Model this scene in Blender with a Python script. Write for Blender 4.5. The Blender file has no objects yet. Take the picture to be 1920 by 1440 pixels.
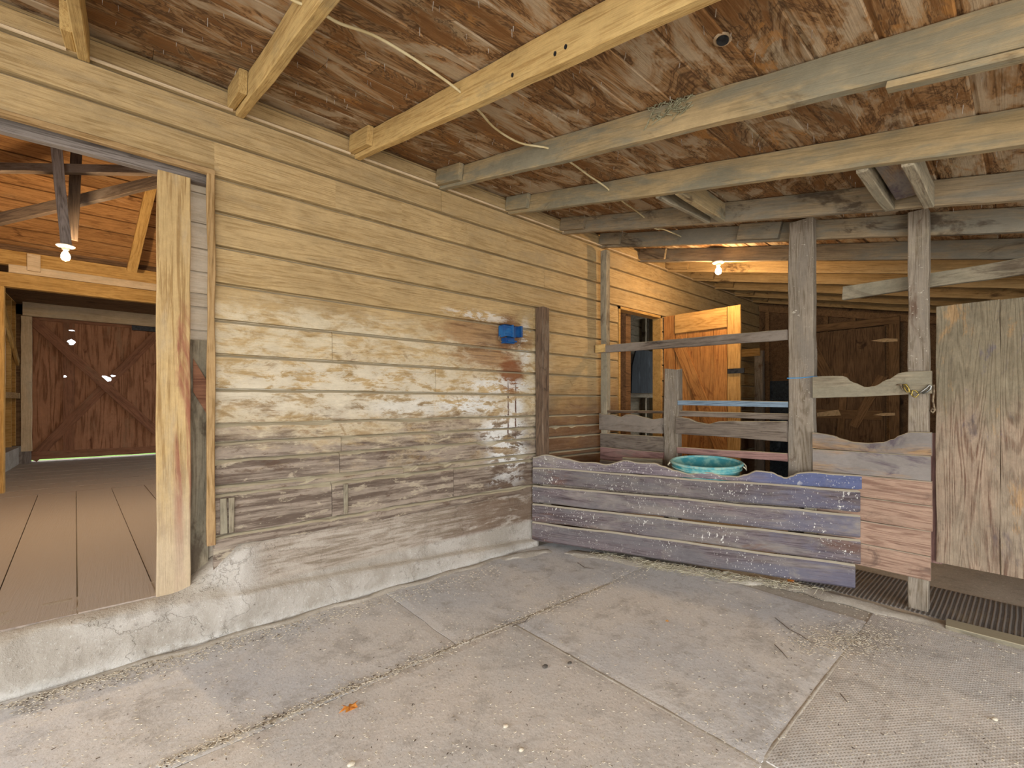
import bpy, bmesh, math, random
from mathutils import Vector, Matrix, noise
R = random.Random(7)
# ------------------------------------------------------------------ camera, sky, exposure
F = 841.0; CX, CY = 960.0, 755.0; H = 1.35
SA, CA = 0.7555, 0.6551            # heading of the long wall as seen by the camera
scene = bpy.context.scene
C = scene.collection
cam_d = bpy.data.cameras.new('camera'); cam = bpy.data.objects.new('camera', cam_d); C.objects.link(cam)
cam_d.sensor_width = 36; cam_d.lens = 36 * F / 1920; cam_d.shift_y = (CY - 720) / 1920; cam_d.clip_start = 0.02
fwd = Vector((CA, SA, 0)).normalized()
cam.matrix_world = Matrix.Translation((0, 0, H)) @ fwd.to_track_quat('-Z', 'Y').to_matrix().to_4x4()
scene.camera = cam
vs = scene.view_settings
vs.view_transform = 'Standard'; vs.look = 'None'; vs.gamma = 1; vs.use_curve_mapping = False
vs.exposure = 0.6
world = bpy.data.worlds.new('sky'); scene.world = world; world.use_nodes = True
bg = world.node_tree.nodes['Background']; bg.inputs[0].default_value = (0.90, 0.95, 1.0, 1); bg.inputs[1].default_value = 2.1

def area_light(name, loc, target, sx, sy, power, col):
    l = bpy.data.lights.new(name, 'AREA'); l.shape = 'RECTANGLE'; l.size = sx; l.size_y = sy; l.energy = power; l.color = col
    o = bpy.data.objects.new(name, l); C.objects.link(o)
    d = Vector(target) - Vector(loc)
    o.matrix_world = Matrix.Translation(loc) @ d.to_track_quat('-Z', 'Y').to_matrix().to_4x4()
    return o
# area lights added as fill for daylight at the shed's open side and end
area_light('daylight_fill_side', (-0.6, -3.3, 1.0), (1.9, 3.0, 1.7), 6.0, 1.7, 145, (0.97, 0.985, 1.0))
area_light('daylight_fill_end', (-3.6, 0.4, 1.3), (3.9, 1.2, 1.2), 4.5, 2.2, 75, (0.97, 0.985, 1.0))

# ------------------------------------------------------------------ projecting photo pixels on real planes
def ray(px, py):
    u = px - CX; v = py - CY
    return SA * u + CA * F, -CA * u + SA * F, -v
def onX(px, py, X):
    a, b, c = ray(px, py); s = X / a; return Vector((X, b * s, H + c * s))
def onY(px, py, Y):
    a, b, c = ray(px, py); s = Y / b; return Vector((a * s, Y, H + c * s))
def onZ(px, py, Z=0.0):
    a, b, c = ray(px, py); s = (Z - H) / c; return Vector((a * s, b * s, Z))
SL = 0.229
def rz(Y): return 3.06 - SL * (3.1 - Y)          # underside of the rafters
CT = 0.148
def onRoof(px, py, off=0.0):                      # off: metres above the rafters' underside
    a, b, c = ray(px, py); s = (3.06 - SL * 3.1 - H + off) / (c - SL * b); return Vector((a * s, b * s, H + c * s))

# ------------------------------------------------------------------ objects
WM = {}
def link(o, M, parent):
    C.objects.link(o); WM[o] = M
    if parent is not None:
        o.parent = parent; o.matrix_basis = WM[parent].inverted() @ M
    else:
        o.matrix_basis = M
    return o
def tag(o, label=None, cat=None, group=None, kind=None):
    if label: o['label'] = label
    if cat: o['category'] = cat
    if group: o['group'] = group
    if kind: o['kind'] = kind
    return o
def thing(name, loc, label, cat, group=None, rz_=0.0):
    o = bpy.data.objects.new(name, None); o.empty_display_size = 0.1
    link(o, Matrix.Translation(loc) @ Matrix.Rotation(rz_, 4, 'Z'), None)
    return tag(o, label, cat, group)
def mesh_obj(name, verts, faces, mat, M=None, parent=None, smooth=False, bids=None):
    me = bpy.data.meshes.new(name); me.from_pydata([tuple(v) for v in verts], [], faces)
    me.materials.append(mat)
    if bids is not None:
        at = me.attributes.new('bid', 'FLOAT', 'FACE'); at.data.foreach_set('value', bids)
    if smooth: me.polygons.foreach_set('use_smooth', [True] * len(me.polygons))
    me.update()
    o = bpy.data.objects.new(name, me)
    return link(o, M or Matrix.Identity(4), parent)

class MB:                                          # gathers shapes into one mesh
    def __init__(s): s.v = []; s.f = []; s.b = []
    def add(s, verts, faces, bid=0.0):
        n = len(s.v); s.v += [Vector(p) for p in verts]; s.f += [tuple(i + n for i in f) for f in faces]; s.b += [bid] * len(faces)
    def box(s, a, b, bid=0.0):
        x0, y0, z0 = a; x1, y1, z1 = b
        s.add([(x0,y0,z0),(x1,y0,z0),(x1,y1,z0),(x0,y1,z0),(x0,y0,z1),(x1,y0,z1),(x1,y1,z1),(x0,y1,z1)],
              [(3,2,1,0),(4,5,6,7),(0,1,5,4),(1,2,6,5),(2,3,7,6),(3,0,4,7)], bid)
    def tube(s, pts, r, n=8, bid=0.0, close=True):
        pts = [Vector(p) for p in pts]; vs_ = []; fs = []
        rr = r if isinstance(r, (list, tuple)) else [r] * len(pts)
        t0 = (pts[1] - pts[0]).normalized(); nrm = t0.orthogonal().normalized()
        for i, p in enumerate(pts):
            t = (pts[min(i+1, len(pts)-1)] - pts[max(i-1, 0)]).normalized()
            nrm = (nrm - t * nrm.dot(t)).normalized(); bn = t.cross(nrm)
            for k in range(n):
                a = 2*math.pi*k/n; vs_.append(p + (nrm*math.cos(a) + bn*math.sin(a)) * rr[i])
        for i in range(len(pts)-1):
            for k in range(n):
                fs.append((i*n+k, i*n+(k+1)%n, (i+1)*n+(k+1)%n, (i+1)*n+k))
        fs.append(tuple(range(n))[::-1]); fs.append(tuple((len(pts)-1)*n+k for k in range(n)))
        s.add(vs_, fs, bid)
    def lathe(s, prof, n=24, c=(0,0,0), ex=1.0, ey=1.0, rot=0.0, cap=True):
        vs_ = []; fs = []
        for r, z in prof:
            for k in range(n):
                a = 2*math.pi*k/n; x, y = r*ex*math.cos(a), r*ey*math.sin(a)
                vs_.append((c[0] + x*math.cos(rot) - y*math.sin(rot), c[1] + x*math.sin(rot) + y*math.cos(rot), c[2] + z))
        for i in range(len(prof)-1):
            for k in range(n): fs.append((i*n+k, i*n+(k+1)%n, (i+1)*n+(k+1)%n, (i+1)*n+k))
        if cap:
            fs.append(tuple(range(n))[::-1]); fs.append(tuple((len(prof)-1)*n+k for k in range(n)))
        s.add(vs_, fs)
    def build(s, name, mat, parent=None, M=None, smooth=False):
        # vertices are world coordinates; M sets the object's own frame
        if M is None: M = Matrix.Translation(sum(s.v, Vector()) / len(s.v)) if parent is None or True else None
        inv = M.inverted()
        return mesh_obj(name, [inv @ p for p in s.v], s.f, mat, M, parent, smooth, s.b)

def plank_geo(L, w, t, top=None, bot=None, wob=0.0015, cham=0.004, seg=0.12, seed=0.0, ends=0.0):
    """plank lying along x, width along z, thickness along y, chamfered, with uneven edges"""
    n = max(2, int(L / seg)); vs_ = []; fs = []
    for i in range(n + 1):
        q = i / n; x = (q - 0.5) * L
        zt = (top(q) if top else w / 2) + wob * 2 * noise.noise((x * 3, seed, 1.3)) + wob * noise.noise((x * 13, seed, 4))
        zb = (bot(q) if bot else -w / 2) + wob * 2 * noise.noise((x * 3, seed, 7.7)) + wob * noise.noise((x * 13, seed, 9))
        yo = wob * 1.5 * noise.noise((x * 2, seed, 3.1)); h = t / 2; c = cham
        ex = 0.0
        for (y, z) in ((-h, zb+c), (-h, zt-c), (-h+c, zt), (h-c, zt), (h, zt-c), (h, zb+c), (h-c, zb), (-h+c, zb)):
            e = 0
            if ends and i in (0, n): e = ends * noise.noise((z * 25, y * 25, seed + i))
            vs_.append((x + e, y + yo, z))
    for i in range(n):
        a = i*8; b = a + 8
        for k in range(8): fs.append((a+k, a+(k+1)%8, b+(k+1)%8, b+k))
    fs.append(tuple(range(8))[::-1]); fs.append(tuple(n*8+k for k in range(8)))
    return vs_, fs
def frame(p0, p1, up):
    p0 = Vector(p0); p1 = Vector(p1); x = (p1 - p0).normalized(); up = Vector(up)
    y = up.cross(x).normalized(); z = x.cross(y).normalized()
    M = Matrix((x, y, z)).transposed().to_4x4(); M.translation = (p0 + p1) / 2
    return M
def plank(name, p0, p1, w, t, mat, up=(0,0,1), parent=None, **kw):
    M = frame(p0, p1, up); L = (Vector(p1) - Vector(p0)).length
    kw.setdefault('seed', R.uniform(0, 99))
    v, f = plank_geo(L, w, t, **kw)
    f = [tuple(reversed(q)) for q in f]
    return mesh_obj(name, v, f, mat, M, parent)
def cut(o, cutters):
    """carve real holes in a mesh"""
    tmp = []
    for (verts, faces) in cutters:
        me = bpy.data.meshes.new('c'); me.from_pydata(verts, [], faces); c = bpy.data.objects.new('c', me); C.objects.link(c); tmp.append(c)
        m = o.modifiers.new('b', 'BOOLEAN'); m.operation = 'DIFFERENCE'; m.object = c; m.solver = 'EXACT'
    dg = bpy.context.evaluated_depsgraph_get(); dg.update()
    new = bpy.data.meshes.new_from_object(o.evaluated_get(dg)); o.modifiers.clear(); o.data = new
    for c in tmp: bpy.data.objects.remove(c)
def cyl(c, axis, r, L, n=14, sx=1.0, jag=0.0):
    ax = Vector(axis).normalized(); a = Vector((0,0,1)) if abs(ax.z) < .9 else Vector((1,0,0)); b = ax.cross(a).normalized(); a = b.cross(ax)
    vs_ = []
    rs = [r * (1 + jag * R.uniform(-1, 1)) for _ in range(n)]
    for s in (-.5, .5):
        for k in range(n):
            t = 2*math.pi*k/n; vs_.append(Vector(c) + ax*L*s + (a*math.cos(t) + b*math.sin(t)*sx)*rs[k])
    fs = [(k, (k+1)%n, n+(k+1)%n, n+k) for k in range(n)] + [tuple(range(n))[::-1], tuple(range(n, 2*n))]
    return [tuple(v) for v in vs_], fs

# ------------------------------------------------------------------ materials
def srgb(h):
    c = [int(h[i:i+2], 16)/255 for i in (0, 2, 4)]
    return tuple(x/12.92 if x <= .04045 else ((x+.055)/1.055)**2.4 for x in c) + (1,)
class G:
    def __init__(s, name):
        s.m = bpy.data.materials.new(name); s.m.use_nodes = True; s.nt = s.m.node_tree; s.n = s.nt.nodes
        s.bs = s.n['Principled BSDF']; s.out = s.n['Material Output']
    def put(s, sock, v):
        if isinstance(v, bpy.types.NodeSocket): s.nt.links.new(v, sock)
        elif isinstance(v, (tuple, list)) and len(v) == 4 and sock.type == 'VECTOR': sock.default_value = v[:3]
        else: sock.default_value = v
    def math(s, op, a, b=0.0, c=0.0, clamp=False):
        n = s.n.new('ShaderNodeMath'); n.operation = op; n.use_clamp = clamp
        s.put(n.inputs[0], a); s.put(n.inputs[1], b); s.put(n.inputs[2], c); return n.outputs[0]
    def mul(s, a, b): return s.math('MULTIPLY', a, b)
    def add(s, a, b): return s.math('ADD', a, b)
    def vm(s, op, a, b=(0,0,0)):
        n = s.n.new('ShaderNodeVectorMath'); n.operation = op; s.put(n.inputs[0], a); s.put(n.inputs[1], b); return n.outputs[0]
    def noise(s, vec, scale=1, detail=3, rough=.55, dist=0.0, col=False):
        n = s.n.new('ShaderNodeTexNoise'); s.put(n.inputs['Vector'], vec); n.inputs['Scale'].default_value = scale
        n.inputs['Detail'].default_value = detail; n.inputs['Roughness'].default_value = rough; n.inputs['Distortion'].default_value = dist
        return n.outputs['Color'] if col else n.outputs['Fac']
    def sm(s, x, a, b, lo=0.0, hi=1.0):
        n = s.n.new('ShaderNodeMapRange'); n.interpolation_type = 'SMOOTHSTEP'
        s.put(n.inputs['Value'], x); n.inputs['From Min'].default_value = a; n.inputs['From Max'].default_value = b
        n.inputs['To Min'].default_value = lo; n.inputs['To Max'].default_value = hi; return n.outputs[0]
    def mix(s, f, a, b, mode='MIX'):
        n = s.n.new('ShaderNodeMix'); n.data_type = 'RGBA'; n.blend_type = mode
        s.put(n.inputs['Factor'], f); s.put(n.inputs['A'] if False else n.inputs[6], a); s.put(n.inputs[7], b); return n.outputs[2]
    def coord(s, which='Object'): return s.n.new('ShaderNodeTexCoord').outputs[which]
    def xyz(s, v):
        n = s.n.new('ShaderNodeSeparateXYZ'); s.put(n.inputs[0], v); return n.outputs
    def pos(s): return s.n.new('ShaderNodeNewGeometry').outputs['Position']
    def nrm(s): return s.n.new('ShaderNodeNewGeometry').outputs['Normal']
    def bid(s):
        n = s.n.new('ShaderNodeAttribute'); n.attribute_name = 'bid'; return n.outputs['Fac']
    def rnd(s): return s.n.new('ShaderNodeObjectInfo').outputs['Random']
    def blob(s, P, c, r, wob, inner=.55, axes=(0, 2)):
        """soft ragged patch around point c with radii r on the surface"""
        x = s.xyz(P); a = s.mul(s.math('SUBTRACT', x[axes[0]], c[0]), 1/r[0]); b = s.mul(s.math('SUBTRACT', x[axes[1]], c[1]), 1/r[1])
        d = s.math('SQRT', s.add(s.mul(a, a), s.mul(b, b)))
        d = s.add(d, s.mul(s.math('SUBTRACT', wob, .5), 1.6))
        return s.sm(d, inner, 1.05, 1, 0)
    def finish(s, col, rough=.85, bump=None, bs=.3, bd=.01, spec=.25, metal=0.0):
        s.put(s.bs.inputs['Base Color'], col); s.put(s.bs.inputs['Roughness'], rough); s.bs.inputs['Specular IOR Level'].default_value = spec
        s.bs.inputs['Metallic'].default_value = metal
        if bump is not None:
            b = s.n.new('ShaderNodeBump'); b.inputs['Strength'].default_value = bs; b.inputs['Distance'].default_value = bd
            s.put(b.inputs['Height'], bump); s.nt.links.new(b.outputs[0], s.bs.inputs['Normal'])
        return s.m

def wood(name, light, dark, worn=None, wa=.5, stain=None, sa=.0, dust=None, da=0.0, grain=1.0, ringk=26, bump=.5, var=.22, extra=None, fleck=None, fa=0.0, gsc=1.0, grit=.7):
    g = G(name); P = g.coord(); bid = g.bid(); rnd = g.rnd()
    off = g.n.new('ShaderNodeCombineXYZ')
    o1 = g.add(g.mul(bid, 37.0), g.mul(rnd, 61.0))
    g.put(off.inputs[0], o1); g.put(off.inputs[1], g.mul(o1, .7)); g.put(off.inputs[2], g.mul(o1, 1.3))
    V = g.vm('ADD', P, off.outputs[0])
    fine = g.noise(g.vm('MULTIPLY', V, (5*gsc, 150*gsc, 150*gsc)), 1, 4, .7)
    mid = g.noise(g.vm('MULTIPLY', V, (1.5*gsc, 26*gsc, 26*gsc)), 1, 6, .68)
    warp = g.noise(g.vm('MULTIPLY', V, (.55*gsc, 6.5*gsc, 6.5*gsc)), 1, 2, .45, .25)
    ring = g.math('SINE', g.mul(warp, ringk * 6.2832 * .8))
    ring = g.mul(g.sm(ring, -.4, 1.0), g.sm(fine, .25, .6))
    gr = g.add(g.mul(fine, .5), g.add(g.mul(mid, .5), g.mul(g.math('SUBTRACT', ring, .3), .11 * grain)))
    f = g.sm(gr, .40, .68)
    col = g.mix(f, srgb(light), srgb(dark))
    big = g.noise(V, 2.3, 4, .6)
    if worn:
        wn = g.noise(g.vm('MULTIPLY', V, (1.3, 6, 6)), 1, 6, .68, .3)
        col = g.mix(g.sm(wn, .62 - .3*wa, .80 - .3*wa), col, srgb(worn))
    if stain:
        st = g.noise(g.vm('MULTIPLY', V, (2.2, 4.5, 4.5)), 1, 5, .7, .8)
        col = g.mix(g.mul(g.sm(st, .66 - .3*sa, .78 - .25*sa), .85), col, srgb(stain))
    vv = g.add(g.mul(g.math('SUBTRACT', g.math('FRACT', g.add(g.mul(bid, 7.31), g.mul(rnd, 3.7))), .5), var), g.mul(g.math('SUBTRACT', big, .5), .45))
    hs = g.n.new('ShaderNodeHueSaturation'); g.put(hs.inputs['Color'], col); g.put(hs.inputs['Value'], g.add(vv, 1.0)); col = hs.outputs[0]
    if extra: col = extra(g, col, P, V, dict(fine=fine, mid=mid, ring=ring, big=big))
    grg = g.noise(g.vm('MULTIPLY', V, (9, 14, 14)), 1, 8, .82)
    grv = g.n.new('ShaderNodeHueSaturation'); g.put(grv.inputs['Color'], col); g.put(grv.inputs['Value'], g.add(1.0, g.mul(g.math('SUBTRACT', grg, .5), 1.1*grit)))
    crk = g.noise(g.vm('MULTIPLY', V, (2.2, 70, 70)), 1, 5, .7)
    col = g.mix(g.mul(g.sm(crk, .63, .70), .55*grit + .1), grv.outputs[0], g.mix(.72, grv.outputs[0], (0.03, .02, .012, 1)))
    if fleck:
        fl = g.math('MAXIMUM', g.noise(g.vm('MULTIPLY', V, (34, 30, 15)), 1, 3, .65), g.noise(g.vm('MULTIPLY', V, (95, 90, 60)), 1, 2, .6))
        pt = g.noise(V, 3.1, 2, .5)
        col = g.mix(g.mul(g.sm(fl, .70 - .05*fa, .73 - .05*fa), g.sm(pt, .40, .6)), col, srgb(fleck))
    if dust:
        nz = g.xyz(g.nrm())[2]
        dn = g.noise(P, 9, 5, .7)
        up = g.sm(g.add(nz, g.mul(g.math('SUBTRACT', dn, .5), .3)), .2, .6)
        sp = g.mul(g.sm(g.noise(V, 3.4, 6, .72), .62 - .3*da, .9 - .3*da), .75)
        col = g.mix(g.math('MAXIMUM', up, sp), col, srgb(dust))
    h = g.add(g.mul(gr, 1.0), g.add(g.mul(grg, .5), g.mul(crk, -.25)))
    return g.finish(col, .86, h, bump, .008)

TAN = dict(light='c7a468', dark='a88349', dust='b9ab8e')
def ex_wall(g, col, P, V, t):
    """wear of the long wall: chewed and bare below, salt-white and rusty brown beneath the blue holder"""
    x = g.xyz(P)
    w1 = g.noise(g.vm('MULTIPLY', P, (1.5, 4, 4)), 1, 7, .7, .6)
    w2 = g.noise(g.vm('MULTIPLY', P, (5, 12, 14)), 1, 7, .75, .3)
    zz = g.add(x[2], g.mul(g.math('SUBTRACT', w1, .5), .55))
    xin = g.sm(x[0], 3.05, 3.3, 1, 0)
    # cream, rubbed band in the middle of the wall
    cream = g.mul(g.mul(g.sm(zz, 2.15, 1.85, 0, 1) if False else g.sm(zz, 1.80, 2.05, 1, 0), g.sm(w2, .38, .60)), xin)
    col = g.mix(g.mul(cream, .8), col, srgb('cfc3a8'))
    br = g.mul(g.sm(zz, 1.65, 2.0, 1, 0), g.sm(w2, .54, .60))
    col = g.mix(g.mul(g.mul(g.mul(br, xin), g.sm(w1, .45, .6)), .85), col, srgb('8a6e4c'))
    col = g.mix(g.mul(g.mul(g.blob(P, (1.3, 1.42), (1.3, .30), w1, .4), g.sm(w2, .42, .5)), .7), col, srgb('cdc3ae'))
    w3 = g.noise(g.vm('MULTIPLY', P, (4, 30, 40)), 1, 6, .75)
    col = g.mix(g.mul(g.mul(g.sm(w3, .62, .68), g.sm(zz, 1.7, 2.1, 1, 0)), .7), col, srgb('6a553e'))
    # bare grey-purple wood low down
    low = g.sm(g.add(zz, g.mul(g.math('SUBTRACT', w2, .5), .9)), .96, 1.42, 1, 0)
    lw = g.mix(g.sm(t['mid'], .42, .60), srgb('97897a'), srgb('63554a'))
    lw = g.mix(g.sm(w2, .54, .62), lw, srgb('a89b86'))
    lw = g.mix(g.mul(g.sm(w2, .44, .36), .7), lw, srgb('5a4638'))
    patch = g.mul(g.sm(w1, .48, .58), g.sm(x[2], .75, 1.0))
    col = g.mix(g.mul(low, g.math('SUBTRACT', 1.0, g.mul(patch, .6))), col, lw)
    # brown soaked patch left of the holder
    b1 = g.math('MAXIMUM', g.blob(P, (2.38, 1.93), (.60, .15), w2, .5), g.blob(P, (2.45, 1.74), (.52, .13), w2, .4))
    b2 = g.blob(P, (2.68, 1.62), (.17, .22), w2, .45)
    b3 = g.blob(P, (2.66, 1.98), (.18, .22), w2, .45)
    br2 = g.mix(g.sm(t['mid'], .42, .62), srgb('a07e58'), srgb('6b4b33'))
    col = g.mix(g.mul(b1, .85), col, br2)
    col = g.mix(g.mul(b2, .85), col, srgb('7c4a2c'))
    col = g.mix(g.mul(b3, .75), col, srgb('6a432a'))
    # salt-white crust and runs below the holder
    for c, r, a in (((2.25, 1.33), (.42, .10), .85), ((2.72, 1.30), (.16, .14), .75), ((2.58, 1.10), (.36, .20), .9), ((2.64, .86), (.32, .22), .9), ((2.62, .64), (.28, .10), .8), ((2.55, 1.5), (.5, .10), .75), ((2.85, 1.9), (.10, .3), .6), ((2.3, 2.1), (.45, .06), .6), ((1.7, 1.32), (.5, .10), .4)):
        col = g.mix(g.mul(g.mul(g.blob(P, c, r, w2, .5), g.sm(w2, .47, .53)), a), col, srgb('dcdcd8'))
    for cx in (2.64, 2.73):
        run = g.mul(g.sm(g.math('ABSOLUTE', g.add(g.math('SUBTRACT', x[0], cx), g.mul(g.math('SUBTRACT', w2, .5), .03))), .003, .012, 1, 0), g.mul(g.mul(g.sm(x[2], .95, 1.0), g.sm(x[2], 1.45, 1.6, 1, 0)), g.sm(w2, .42, .56)))
        col = g.mix(run, col, srgb('5a3a28'))
    b4 = g.blob(P, (2.62, .55), (.5, .2), w2, .5)
    col = g.mix(g.mul(b4, .6), col, srgb('5c4a3c'))
    # beyond the fence the lower boards turn dark brown
    s3 = g.mul(g.sm(x[0], 3.05, 3.15), g.sm(zz, 1.05, 1.75, 1, 0))
    col = g.mix(g.mul(s3, .8), col, srgb('6b4a2c'))
    # thin scratches
    sc = g.n.new('ShaderNodeTexWave'); sc.wave_type = 'BANDS'; sc.bands_direction = 'DIAGONAL'; g.put(sc.inputs['Vector'], P)
    sc.inputs['Scale'].default_value = 1.1; sc.inputs['Distortion'].default_value = 9; sc.inputs['Detail'].default_value = 3
    scm = g.mul(g.mul(g.sm(sc.outputs['Fac'], .985, 1.0), g.sm(w1, .5, .6)), g.mul(g.sm(x[2], 1.0, 1.2), g.sm(x[2], 1.9, 2.1, 1, 0)))
    return g.mix(g.mul(scm, .6), col, srgb('8a7048'))
M_wall = wood('weathered_siding', 'b89e72', '9a7f54', worn='aa946f', wa=.35, dust='b3a78c', da=-.3, grain=.9, extra=ex_wall, bump=.6, var=.16)
M_raf_a = wood('golden_rafter_wood', 'c9aa70', 'a88650', worn='9c8a66', wa=.15, stain='7a5c38', sa=.05, grain=.7, var=.1)
M_raf_b = wood('weathered_rafter_wood', 'ad9770', '8c7c5c', worn='857f6b', wa=.7, stain='594733', sa=.28, grain=.6, var=.12, dust='aa9d80', da=-.2)
M_raf_c = wood('grey_rafter_wood', '968468', '746652', worn='7b7567', wa=.6, stain='45382b', sa=.4, grain=.6, var=.12, dust='a2957a', da=-.1)
M_raf_d = wood('stall_rafter_wood', 'ac9064', '866c44', worn='8a7450', wa=.3, stain='4a3624', sa=.35, grain=.6, var=.12)
def ex_ceil(g, col, P, V, t):
    w = g.noise(g.vm('MULTIPLY', V, (1.6, 3.6, 3.6)), 1, 5, .7, 1.2)
    w2 = g.noise(g.vm('MULTIPLY', V, (3.4, 7, 7)), 1, 5, .72, .8)
    col = g.mix(g.mul(g.sm(w, .50, .60), .8), col, srgb('b3a188'))
    col = g.mix(g.mul(g.sm(w, .40, .47, 1, 0), .75), col, srgb('77502b'))
    edge = g.mul(g.sm(g.math('ABSOLUTE', g.math('SUBTRACT', w, .47)), .0, .03, 1, 0), .7)
    col = g.mix(edge, col, srgb('40281a'))
    col = g.mix(g.mul(g.sm(w2, .60, .68), .7), col, srgb('ab7a44'))
    return col
M_ceil = wood('stained_ceiling_boards', '9d7a54', '6f5030', worn='a18c6e', wa=.4, stain='4e341f', sa=.3, grain=1.2, bump=.6, var=.35, dust='a8987c', da=-1, extra=ex_ceil)
M_grey = wood('dusty_grey_timber', '978c76', '6f6453', worn='89826f', wa=.6, grit=1.1, stain='55483a', sa=.42, dust='a59b82', da=.35)
def ex_purple(g, col, P, V, t):
    w = g.noise(g.vm('MULTIPLY', V, (1.2, 5, 5)), 1, 5, .7, .5)
    col = g.mix(g.mul(g.sm(w, .44, .62), .75), col, srgb('6a6667'))
    bl = g.mul(g.sm(g.add(g.xyz(P)[0], g.mul(w, .8)), .7, 1.5), g.sm(w, .4, .55))
    col = g.mix(g.mul(bl, .4), col, srgb('5a5c78'))
    return g.mix(g.mul(g.sm(w, .34, .42, 1, 0), .5), col, srgb('6d4c3a'))
def ex_bl(g, col, P, V, t):
    w = g.noise(g.vm('MULTIPLY', V, (1.2, 5, 5)), 1, 5, .7, .5)
    m = g.sm(g.add(g.xyz(P)[0], g.mul(g.math('SUBTRACT', w, .5), 1.2)), .25, .75)
    return g.mix(g.mul(m, .85), col, srgb('525c80'))
M_mang = wood('worn_purple_brown_board', '6e6465', '483e3f', worn='807872', wa=.5, stain='4c3c3a', sa=.25, dust='aaa08c', da=.12, fleck='cfccc4', fa=1.0, extra=ex_purple, bump=.45)
M_blue = wood('blue_stained_board', '7a7074', '544a50', worn='8a8278', wa=.45, stain='4a3c40', sa=.2, extra=ex_bl, dust='aaa08c', da=.2, fleck='cfccc4', fa=.9, bump=.45)
M_rail = wood('dark_worn_rail', '7c7064', '54493f', worn='857b70', wa=.5, stain='3d332c', sa=.25, dust='a3987f', da=.1)
M_railb = wood('blue_grey_rail', '8498a8', '5c6c7c', worn='8a8278', wa=.4, dust='a89c84', da=.1)
M_red = wood('reddish_rail', '9a7870', '6f5450', worn='8a7c70', wa=.4, dust='a89c84', da=.1)
M_post = wood('weathered_post', '94897a', '6c604f', worn='857c70', wa=.5, stain='5e4636', sa=.35, dust='a0967e', da=.3, fleck='b8b0a0', fa=.5)
M_dpost = wood('dark_post', '6e5a48', '40332a', worn='7c6e5e', wa=.3, stain='2e241d', sa=.4, dust='8c806a', da=.0)
M_pink = wood('pinkish_bare_board', 'b0937e', '8a6c5c', worn='9c8a7a', wa=.4, stain='6a564c', sa=.25, dust='ab9e8a', da=.05, grain=1.3, bump=.6)
M_orng = wood('rubbed_orange_board', 'a98a66', '7f6650', worn='87807a', wa=.8, stain='5a4e58', sa=.45, dust='a89c84', da=.1, grain=1.2)
def ex_ply(g, col, P, V, t):
    x = g.xyz(P); w = g.noise(g.vm('MULTIPLY', V, (2, 6, 6)), 1, 6, .7, .5)
    z = g.add(x[0], g.mul(g.math('SUBTRACT', w, .5), .9))
    col = g.mix(g.mul(g.sm(z, .0, .35), .75), col, srgb('7e7660'))
    col = g.mix(g.mul(g.sm(w, .58, .66), .6), col, srgb('b08a5c'))
    return g.mix(g.mul(g.mul(g.sm(w, .36, .44, 1, 0), g.sm(x[0], -.3, -.1)), .5), col, srgb('5a5468'))
M_ply = wood('rubbed_plywood', 'a18d78', '755a49', worn='988874', wa=.5, stain='6b5e5c', sa=.3, grain=1.6, ringk=26, bump=1.0, grit=1.2, var=.05, dust='a2967e', da=.15, extra=ex_ply, gsc=1.1)
M_odoor = wood('orange_door_wood', 'b07c44', '84552b', worn='a8804c', wa=.3, stain='6b3d1c', sa=.3, grain=1, var=.15)
M_odoor2 = wood('pale_orange_door_wood', 'bd955a', '98713c', grain=1, var=.08, stain='7e5226', sa=.1)
M_bdoor = wood('brown_plywood_door', 'aa7b5c', '7e553b', worn='9a765a', wa=.3, stain='54301f', sa=.2, grain=2.0, ringk=12, var=.1, gsc=.7)
M_bbrace = wood('brown_door_brace', '966a50', '6e4836', worn='8a6a50', wa=.3, grain=.8, var=.15)
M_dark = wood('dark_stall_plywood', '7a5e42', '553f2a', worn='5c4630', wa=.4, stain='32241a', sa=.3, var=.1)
M_darks = wood('dark_stall_stud', '8a6a48', '604830', var=.15)
M_black = wood('black_painted_boards', '3b4248', '22272c', worn='565e64', wa=.3, var=.1)
M_bwood = wood('breezeway_roof_boards', 'a87c4c', '7a5430', worn='b08c62', wa=.25, stain='553820', sa=.3, grain=1, var=.45)
M_beamd = wood('dark_truss_beam', '57483a', '382d24', worn='6a5f54', wa=.4, dust='7a7060', da=0)
M_beamg = wood('grey_truss_beam', '8a8078', '5e544c', worn='7a706a', wa=.4)
M_gold = wood('golden_beam', 'c09a5c', '9a743c', grain=.8, stain='8a6636', sa=.05, var=.12)
M_cream = wood('faded_cream_paint', 'cdb796', 'b39a78', worn='bfae92', wa=.4, grain=.4, stain='8c7458', sa=.0)
M_jamb = wood('tan_jamb_board', 'aa8c62', '86683f', worn='8c6e52', wa=.2, stain='7d5038', sa=.1, grain=.9)
def ex_jpost(g, col, P, V, t):
    x = g.xyz(P); w = g.noise(g.vm('MULTIPLY', P, (1, 5, 9)), 1, 6, .7, .5)
    zz = g.add(x[0], g.mul(g.math('SUBTRACT', w, .5), .8))
    red = g.mul(g.mul(g.sm(zz, .4, .2, 0, 1) if False else g.sm(zz, .25, .6, 1, 0), g.sm(x[2], -.01, .02)), g.sm(w, .42, .54))
    col = g.mix(g.mul(red, .8), col, srgb('8e5443'))
    return g.mix(g.mul(g.sm(zz, -1.0, -.35, 1, 0), .8), col, srgb('b8a68c'))
M_jpost = wood('rubbed_door_post_wood', 'b59a6c', '93764c', worn='ab9674', wa=.3, grain=1.6, ringk=12, gsc=.9, extra=ex_jpost)
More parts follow.
